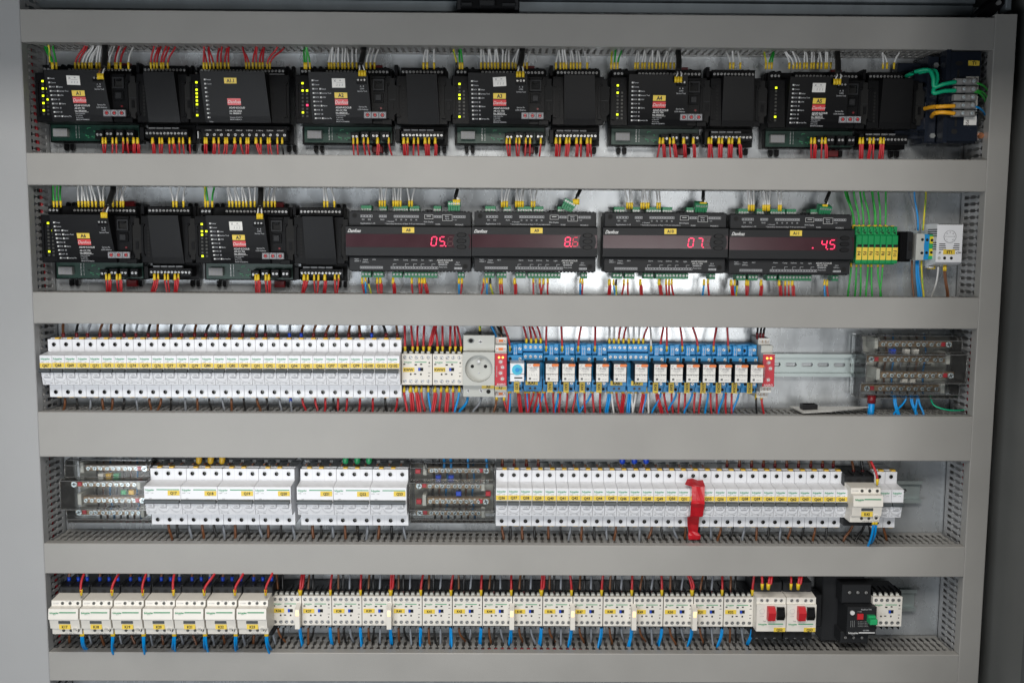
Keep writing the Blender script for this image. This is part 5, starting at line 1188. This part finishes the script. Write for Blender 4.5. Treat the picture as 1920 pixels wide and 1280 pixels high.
def relay(px0, px1, tg, code, wide=False, timer=False, vertical=True, red=False):
    x0 = unp(px0, 690, 48)[0]; w = unp(px1, 690, 48)[0]-x0-.3; z = -187.3
    n = 4 if wide else 2
    t = thing('relay', (f'plug-in relay with grey printed face on blue socket tagged {tg}' if not timer else 'timer relay with light blue dial on blue socket tagged KT0'), 'relay', x0, z, 'plug-in relays on blue sockets')
    def sk():
        mb = MB('blue'); mb.box(0, w, -35, 36, 5, 38)
        if wide: mb.box(0, w, 25, 36, 38, 46, .5); mb.box(0, w, 12, 23, 38, 54, .5); mb.box(0, w, -27, 12, 38, 46); mb.box(1, w-1, -36, -27, 38, 46, .5)
        else:
            mb.box(0, 8, 21, 33.5, 38, 43, .5); mb.box(w-8, w, 21, 36, 38, 46, .5); mb.box(8, w-8, 18, 35, 38, 50, .4); mb.box(0, w, 10, 19.5, 38, 55, .5); mb.box(0, w, -26, 10, 38, 46); mb.box(0, w, -27.5, -17, 46, 54, .5); mb.box(0, w, -36, -28, 38, 46, .4)
            for u in (1.2, w-1.6): mb.box(u, u+.5, 20, 35, 43, 47)
            for k in range(4): mb.box(9+k*1.5, 9.5+k*1.5, 20, 32, 50, 50.1, m='print_white' if k % 2 else 'wire_blue')
            mb.box(9, w-9, 22, 22.4, 50.1, 50.2, m='print_white'); mb.box(9, w-9, 29, 29.4, 50.1, 50.2, m='print_white')
        return mb
    part(t, 'socket', sk, f'sock{wide}{w:.0f}' if False else None)
    if wide:
        for k in range(4):
            u = (k+.5)*w/4; screw(t, u, 31, 46.6, 2.2); screw(t, u, 17.5, 54.6, 2.2)
            part(t, 'screw_hole', MB('wire_black').cyl(u, -31, 2, 45.8, 46.2, 12)) if k in (1, 2) else None
    else:
        for u, v, q in ((w-4, 28.5, 46.6), (w-4, 14.5, 55.6), (w-4.5, -22, 54.6)): screw(t, u, v, q, 2.3)
        for u, v, q in ((4, 14.5, 55), (4.2, -22, 54)): part(t, 'screw_hole', MB('dark').cyl(u, v, 2.4, q, q+.3, 12))
        part(t, 'screw_hole', MB('dark').cyl(w-4.5, -32, 2.2, 46, 46.3, 12)); part(t, 'screw_hole', MB('dark').cyl(4, 27, 2.6, 43, 43.3, 12))
    # relay cube
    fx = unp(red, 690, 92)[0]-x0; W2 = 18.4 if not timer else 20.5
    v1 = 11.8 if not wide or True else 10; v0 = -14.3
    part(t, 'relay_body', MB('white_dim' if timer else 'grey').box(fx, fx+W2, v0-.5, v1+.6, 46, 91, .5) if timer else MB('charcoal').box(fx-.4, fx+W2+.4, v0-.7, v1+.7, 46, 91.5, .7))
    fc = part(t, 'printed_face', MB('white' if timer else 'print_pale' if False else 'paper').box(fx+.2, fx+W2-.2, v0, v1, 91.5, 92.2, .4))
    if not timer:
        mb = MB('print_grey'); mb.text('finder', fx+4.6, 5.6, 92.4, 3.0, align='l', shear=.2, bold=.02, sx=1.05); mb.ring(fx+2.6, 6, 1.1, 1.5, 92.2, 92.4, 12)
        mb.text('55.34.8.230.0040' if wide else '40.52.8.230.0000', fx+W2/2, 2.6, 92.4, 1.2); mb.text('7A 250V~', fx+W2/2, .6, 92.4, 1.1)
        for k in range(4): mb.box(fx+3+k*3.6, fx+3.3+k*3.6, -5.5, -2.3, 92.2, 92.3); mb.box(fx+3+k*3.6, fx+4.8+k*3.6, -5.5, -5.2, 92.3, 92.4)
        mb.box(fx+3, fx+6, -11.5, -8.6, 92.2, 92.35, m='print_black'); mb.box(fx+3.8, fx+5.2, -10.8, -9.4, 92.35, 92.45); mb.text('230V AC', fx+12, -10.6, 92.4, 1.4)
        mb.text(code, fx+2, 9.6, 92.4, 1.5, align='l', m='logo_red' if wide or code == '2CO' else 'print_grey', bold=.03)
        part(fc, 'lettering', mb)
        o = part(t, 'test_lever', MB('orange').slab([(9, 8.3), (16.5, 8.3), (18.6, 9.2), (18.6, 11.2), (16.5, 12), (10, 12), (8.5, 10.2)], 91.8, 95, 'orange'), at=(fx, 0, 0))
    else:
        dl = part(t, 'dial', MB('dial_cyan').cyl(fx+W2/2, 3, 7.6, 92.2, 94, 28)); part(dl, 'dial_knob', MB('wire_blue').cyl(fx+W2/2, 3, 3, 94, 96, 16).box(fx+W2/2, fx+W2/2+7, 3.4, 4.4, 95, 95.6))
        part(fc, 'lettering', MB('print_grey').text('finder', fx+W2/2, -13, 92.4, 2, bold=.01).box(fx+6, fx+18, -10, -8, 92.2, 92.4, m='print_black'))
    part(t, 'retaining_wire', MB('wire_black').tube([(fx-.5, -3.5 if not wide else -2.5, 90), (fx-.3, -3.2, 92.6), (fx+W2*.3, -3.4, 92.7), (fx+W2*.5, -2.7, 92.9), (fx+W2*.7, -3.4, 92.7), (fx+W2+.3, -3.3, 92.6), (fx+W2+.5, -3.5, 90)], .3, 5)) if tg not in ('KA1',) else part(t, 'retaining_wire', MB('wire_black').tube([(1, -14, 60), (1, -30, 58), (3, -35, 56), (w/2, -34, 57), (w-3, -36, 56), (w-1, -30, 58), (w-1, -14, 60)], .4, 5))
    if wide: tag(t, tg, fx-1, fx+16.6 if tg != 'KA1' else fx+17, -24, -17, 60, h=4.2)
    else: tag(t, tg, fx+(6 if timer else 4.2), fx+(14 if timer else 12.2), -35.5, -19.5, 56, vert=True, h=3.9)
    return t
relay(951.4, 980, 'KT0', '', timer=True, red=956.5)
relay(980.4, 1018, 'KA1', '4CO', wide=True, red=988)
for tg, a, b, f, c in (('KA2', 1018.5, 1047.8, 1023.3, 'AC'), ('KA3', 1048.5, 1077.5, 1054.3, 'AC'), ('KA4', 1078.5, 1109, 1085.3, 'AC'), ('KA5', 1109.5, 1138.2, 1117.8, 'AC'), ('KA8', 1215.5, 1244.5, 1226.5, '2CO'), ('KA9', 1245, 1274, 1257, 'AC'),
                       ('KON1', 1274.5, 1303.5, 1287.3, '2CO'), ('KON2', 1304, 1332.5, 1318.2, '2CO'), ('KON3', 1333, 1362, 1348, '2CO'), ('KON4', 1362.5, 1390.5, 1378.5, '2CO'), ('KON5', 1391, 1419, 1408, 'AC')):
    relay(a, b, tg, c, red=f)
relay(1138.5, 1175.7, 'KA6', '4CO', wide=True, red=1151); relay(1176.2, 1214.8, 'KA7', '4CO', wide=True, red=1190.7)

# ------------------------------------------------------------------ transparent distribution blocks
def dist(px0, py0, px1, py1, label, flip, caps, brand_v, mirror=False):
    D_ = 78
    xa = unp(px0, (py0+py1)/2, 60)[0]; xb = unp(px1, (py0+py1)/2, 60)[0]; zt = unp((px0+px1)/2, py0, 60)[1]; zb = unp((px0+px1)/2, py1, 60)[1]
    w = xb-xa; h = (zt-zb)/2
    t = thing('distribution_block', label, 'distribution block', xa, (zt+zb)/2, 'transparent distribution blocks')
    part(t, 'base', MB('lightgrey').box(3, w-3, -h+4, h-4, 4, 10))
    vs = [h*.72, h*.27, -h*.24, -h*.70]; ws = [40, 52, 52, 40]
    for i in range(4):
        v, q = vs[i], ws[i]; left = (i % 2 == 1) ^ flip
        a = w*.20-(w*.14 if left else 0); b = w*.84+(0 if left else w*.10)
        bar = part(t, 'brass_bar', MB('brass').box(a, b, v-4.6, v+4.6, q-12, q, .6))
        n = 9
        for k in range(n):
            u = w*.24+k*(w*.56/(n-1))+random.uniform(-1, 1); screw(bar, u, v-.6, q+1.8, 2.9, 'cross', 'zinc')
            part(bar, 'locking_screw', lambda: MB('screw').cyl(0, 0, 1.7, -.5, 1, 10), 'lscr', at=(u+4.5, v+2.4, q))
        screw(bar, (a+6) if left else (b-6), v-.3, q+2.5, 4.3, 'cross', 'zinc')
        part(bar, 'red_marker', MB('module_red').box((a+11) if left else (b-17), (a+17) if left else (b-11), v-3, v+3, q, q+2, .4))
        for u in ((w*.13, w*.86) if i % 2 else (w*.17, w*.90)):
            if (u < w/2) != left: part(t, 'bar_support', MB('lightgrey').box(u-2.8, u+2.8, v-7, v+10, 10, q+5, .8))
    for c, u, v in caps: part(t, 'terminal_cap', MB(c).box(w*u-4, w*u+4, h*v-3.5, h*v+3.5, 40, 50, 1))
    # cables behind the bars
    for k in range(7):
        u = w*(.25+.08*k); part(t, 'inner_wire', MB(['wire_black', 'wire_brown', 'wire_blue', 'wire_grey'][k % 4]).tube([(u, h, 14), (u+2, h*.3, 20), (u-1, -h*.2, 18), (u+3, -h, 14)], 1.7, 6))
    prof = [(-h, 12), (-h, 48), (-h*.86, 54), (-h*.48, 55), (-h*.44, 72), (h*.46, 72), (h*.5, 55), (h*.86, 54), (h, 48), (h, 12)]
    mb = MB('clear')
    for i in range(len(prof)-1):
        (v0, w0), (v1, w1) = prof[i], prof[i+1]
        L = math.hypot(v1-v0, w1-w0); nv_, nw = (w1-w0)/L, -(v1-v0)/L
        if i == 4: pass
        q = [(v0, w0), (v1, w1), (v1+nv_*1.2, w1+nw*1.2), (v0+nv_*1.2, w0+nw*1.2)]
        mb.prism(q, 1.3, w-1.3)
    for u in (0, w-1.2): mb.prism(prof, u, u+1.2)
    cv = part(t, 'clear_cover', mb)
    mb = MB('clear_edge')
    for (v0, w0) in prof[1:-1]: mb.box(0, w, v0-.55, v0+.55, w0-.4, w0+.6)
    for i in range(len(prof)-1):
        for u in (.6, w-.6): mb.tube([(u, prof[i][0], prof[i][1]), (u, prof[i+1][0], prof[i+1][1])], .9, 6)
    for u in (w*.12, w*.9): mb.tube([(u, h*1.02, 30), (u+4, h*1.05, 44), (u+7, h*.95, 54), (u+9, h*.8, 56)], .9, 6)
    part(cv, 'cover_ridge', mb)
    part(cv, 'lettering', MB('print_black').text('cabur', w*.60, h*brand_v, 73.6, 4.2, rot=math.pi if mirror else 0, bold=.03).text('C', w*.60+(10 if mirror else -10), h*brand_v, 73.6, 3.6, rot=math.pi if mirror else 0, bold=.05).slab([(w*.60-40, h*brand_v-3.5), (w*.60-14, h*brand_v-3.5), (w*.60-14, h*brand_v-3.2), (w*.60-40, h*brand_v-3.2)], 73.4, 73.5, 'print_dim'))
    return t
dist(1617, 631, 1806, 749, 'big transparent distribution block at the right end of the third row', False, [('paper', .47, .5), ('paper', .56, .5), ('sleeve_blue', .33, .5), ('paper', .46, -.45), ('paper', .54, -.45)], .17)
dist(119, 866, 281, 984, 'transparent distribution block at the left end of the fourth row', False, [('paper', .40, .5), ('clip_yellow', .49, .5), ('green', .58, .5), ('green', .66, -.02), ('clip_yellow', .75, -.02)], -.35, True)
dist(768, 871, 928, 984, 'transparent distribution block between the breakers tagged Q23 and Q36', False, [('module_red', .09, .72), ('sleeve_blue', .33, .5), ('sleeve_blue', .48, .5), ('module_red', .92, -.02), ('module_red', .1, -.3), ('sleeve_blue', .57, -.02)], -.30, True)
cable([(1634, 745, 50), (1634, 756, 50), (1633, 768, 52), (1632, 778, 52)], 5.0, 'thick blue cable with red sleeve under the right distribution block', m='wire_blue')
x, z = unp(1634, 748, 50); solo('cable_sleeve', MB('darkred').cyl(0, 0, 0.1, 0, .2).tube([(0, 6, 0), (0, -6, 0)], 6.2, 12), 'wide red sleeve around the thick blue cable under the distribution block', 'cable sleeve', x, z, 50)
wires('below the right distribution block', 740, 46, D4[1]-4, 56, 'b:1676:1684 b:1679:1688 b:1700:1676 b:1707:1716 b:1710:1720 b:1720:1718 b:1722:1732', False, fer=None, r=1.6)
cable([(1745, 747, 40), (1752, 760, 50), (1775, 768, 56), (1800, 769, 52), (1818, 766, 40)], 1.2, 'thin teal wire sagging right of the distribution block', m='sleeve_green')
for k, px in enumerate((833, 846, 878, 913)): wires(f'dropping into the top of the middle distribution block at screw {ORD[k]}', 878, 40, D4[0]+3, 30, f'b:{px}:{px-2}', True, fer=None, r=2)

# folded paper and black clip lying on the tallest duct
x0, z0 = unp(1565, 765, 50)
zt = D4[1]+1.5
def pt(px, d, dz=0): return (xat(px, zt, d)-x0, zt+dz, d)
mb = MB('paper')
A = [pt(1480, 14), pt(1625, 30, 3), pt(1637, 50, 7), pt(1560, 72, 3.5), pt(1505, 74, 1)]
for off in (0, 1.2):
    vs = [(a, b-zt+off, c-50) for a, b, c in A]; vs += [(a, b+.4, c) for a, b, c in vs]
    mb.add(vs, [(0, 1, 2, 3, 4), (9, 8, 7, 6, 5)]+[(i, 5+i, 5+(i+1) % 5, (i+1) % 5) for i in range(5)])
pp = thing('folded_paper', 'creased folded instruction sheet lying on the tallest duct', 'paper', x0, zt, d=50)
part(pp, 'sheet', mb)
mb = MB('print_dim')
for i in range(9):
    for j in range(2): mb.add([(a, 3.2+.03*i, b) for a, b in ((-50+8*j+i*3.4+j*34, -30+i*4.2), (-22+8*j+i*3.4+j*30, -28+i*4.2), (-22+8*j+i*3.4+j*30, -27.2+i*4.2), (-50+8*j+i*3.4+j*34, -29.2+i*4.2))], [(0, 1, 2, 3)])
part(pp, 'print', mb)
bx, bz = unp(1518, 758, 52)
mb = MB('black_gloss'); mb.box(-11, 11, 0, 1.5, -8, 8); mb.box(-11, 11, 1.5, 8, 6.5, 8); mb.box(-11, 11, 1.5, 8, -8, -6.5); mb.box(-11, -9.5, 1.5, 8, -6.5, 6.5); mb.box(9.5, 11, 1.5, 8, -6.5, 6.5)
solo('black_clip', mb, 'small hollow black plastic cap lying on the folded paper', 'plastic cap', bx, zt+3, 48)
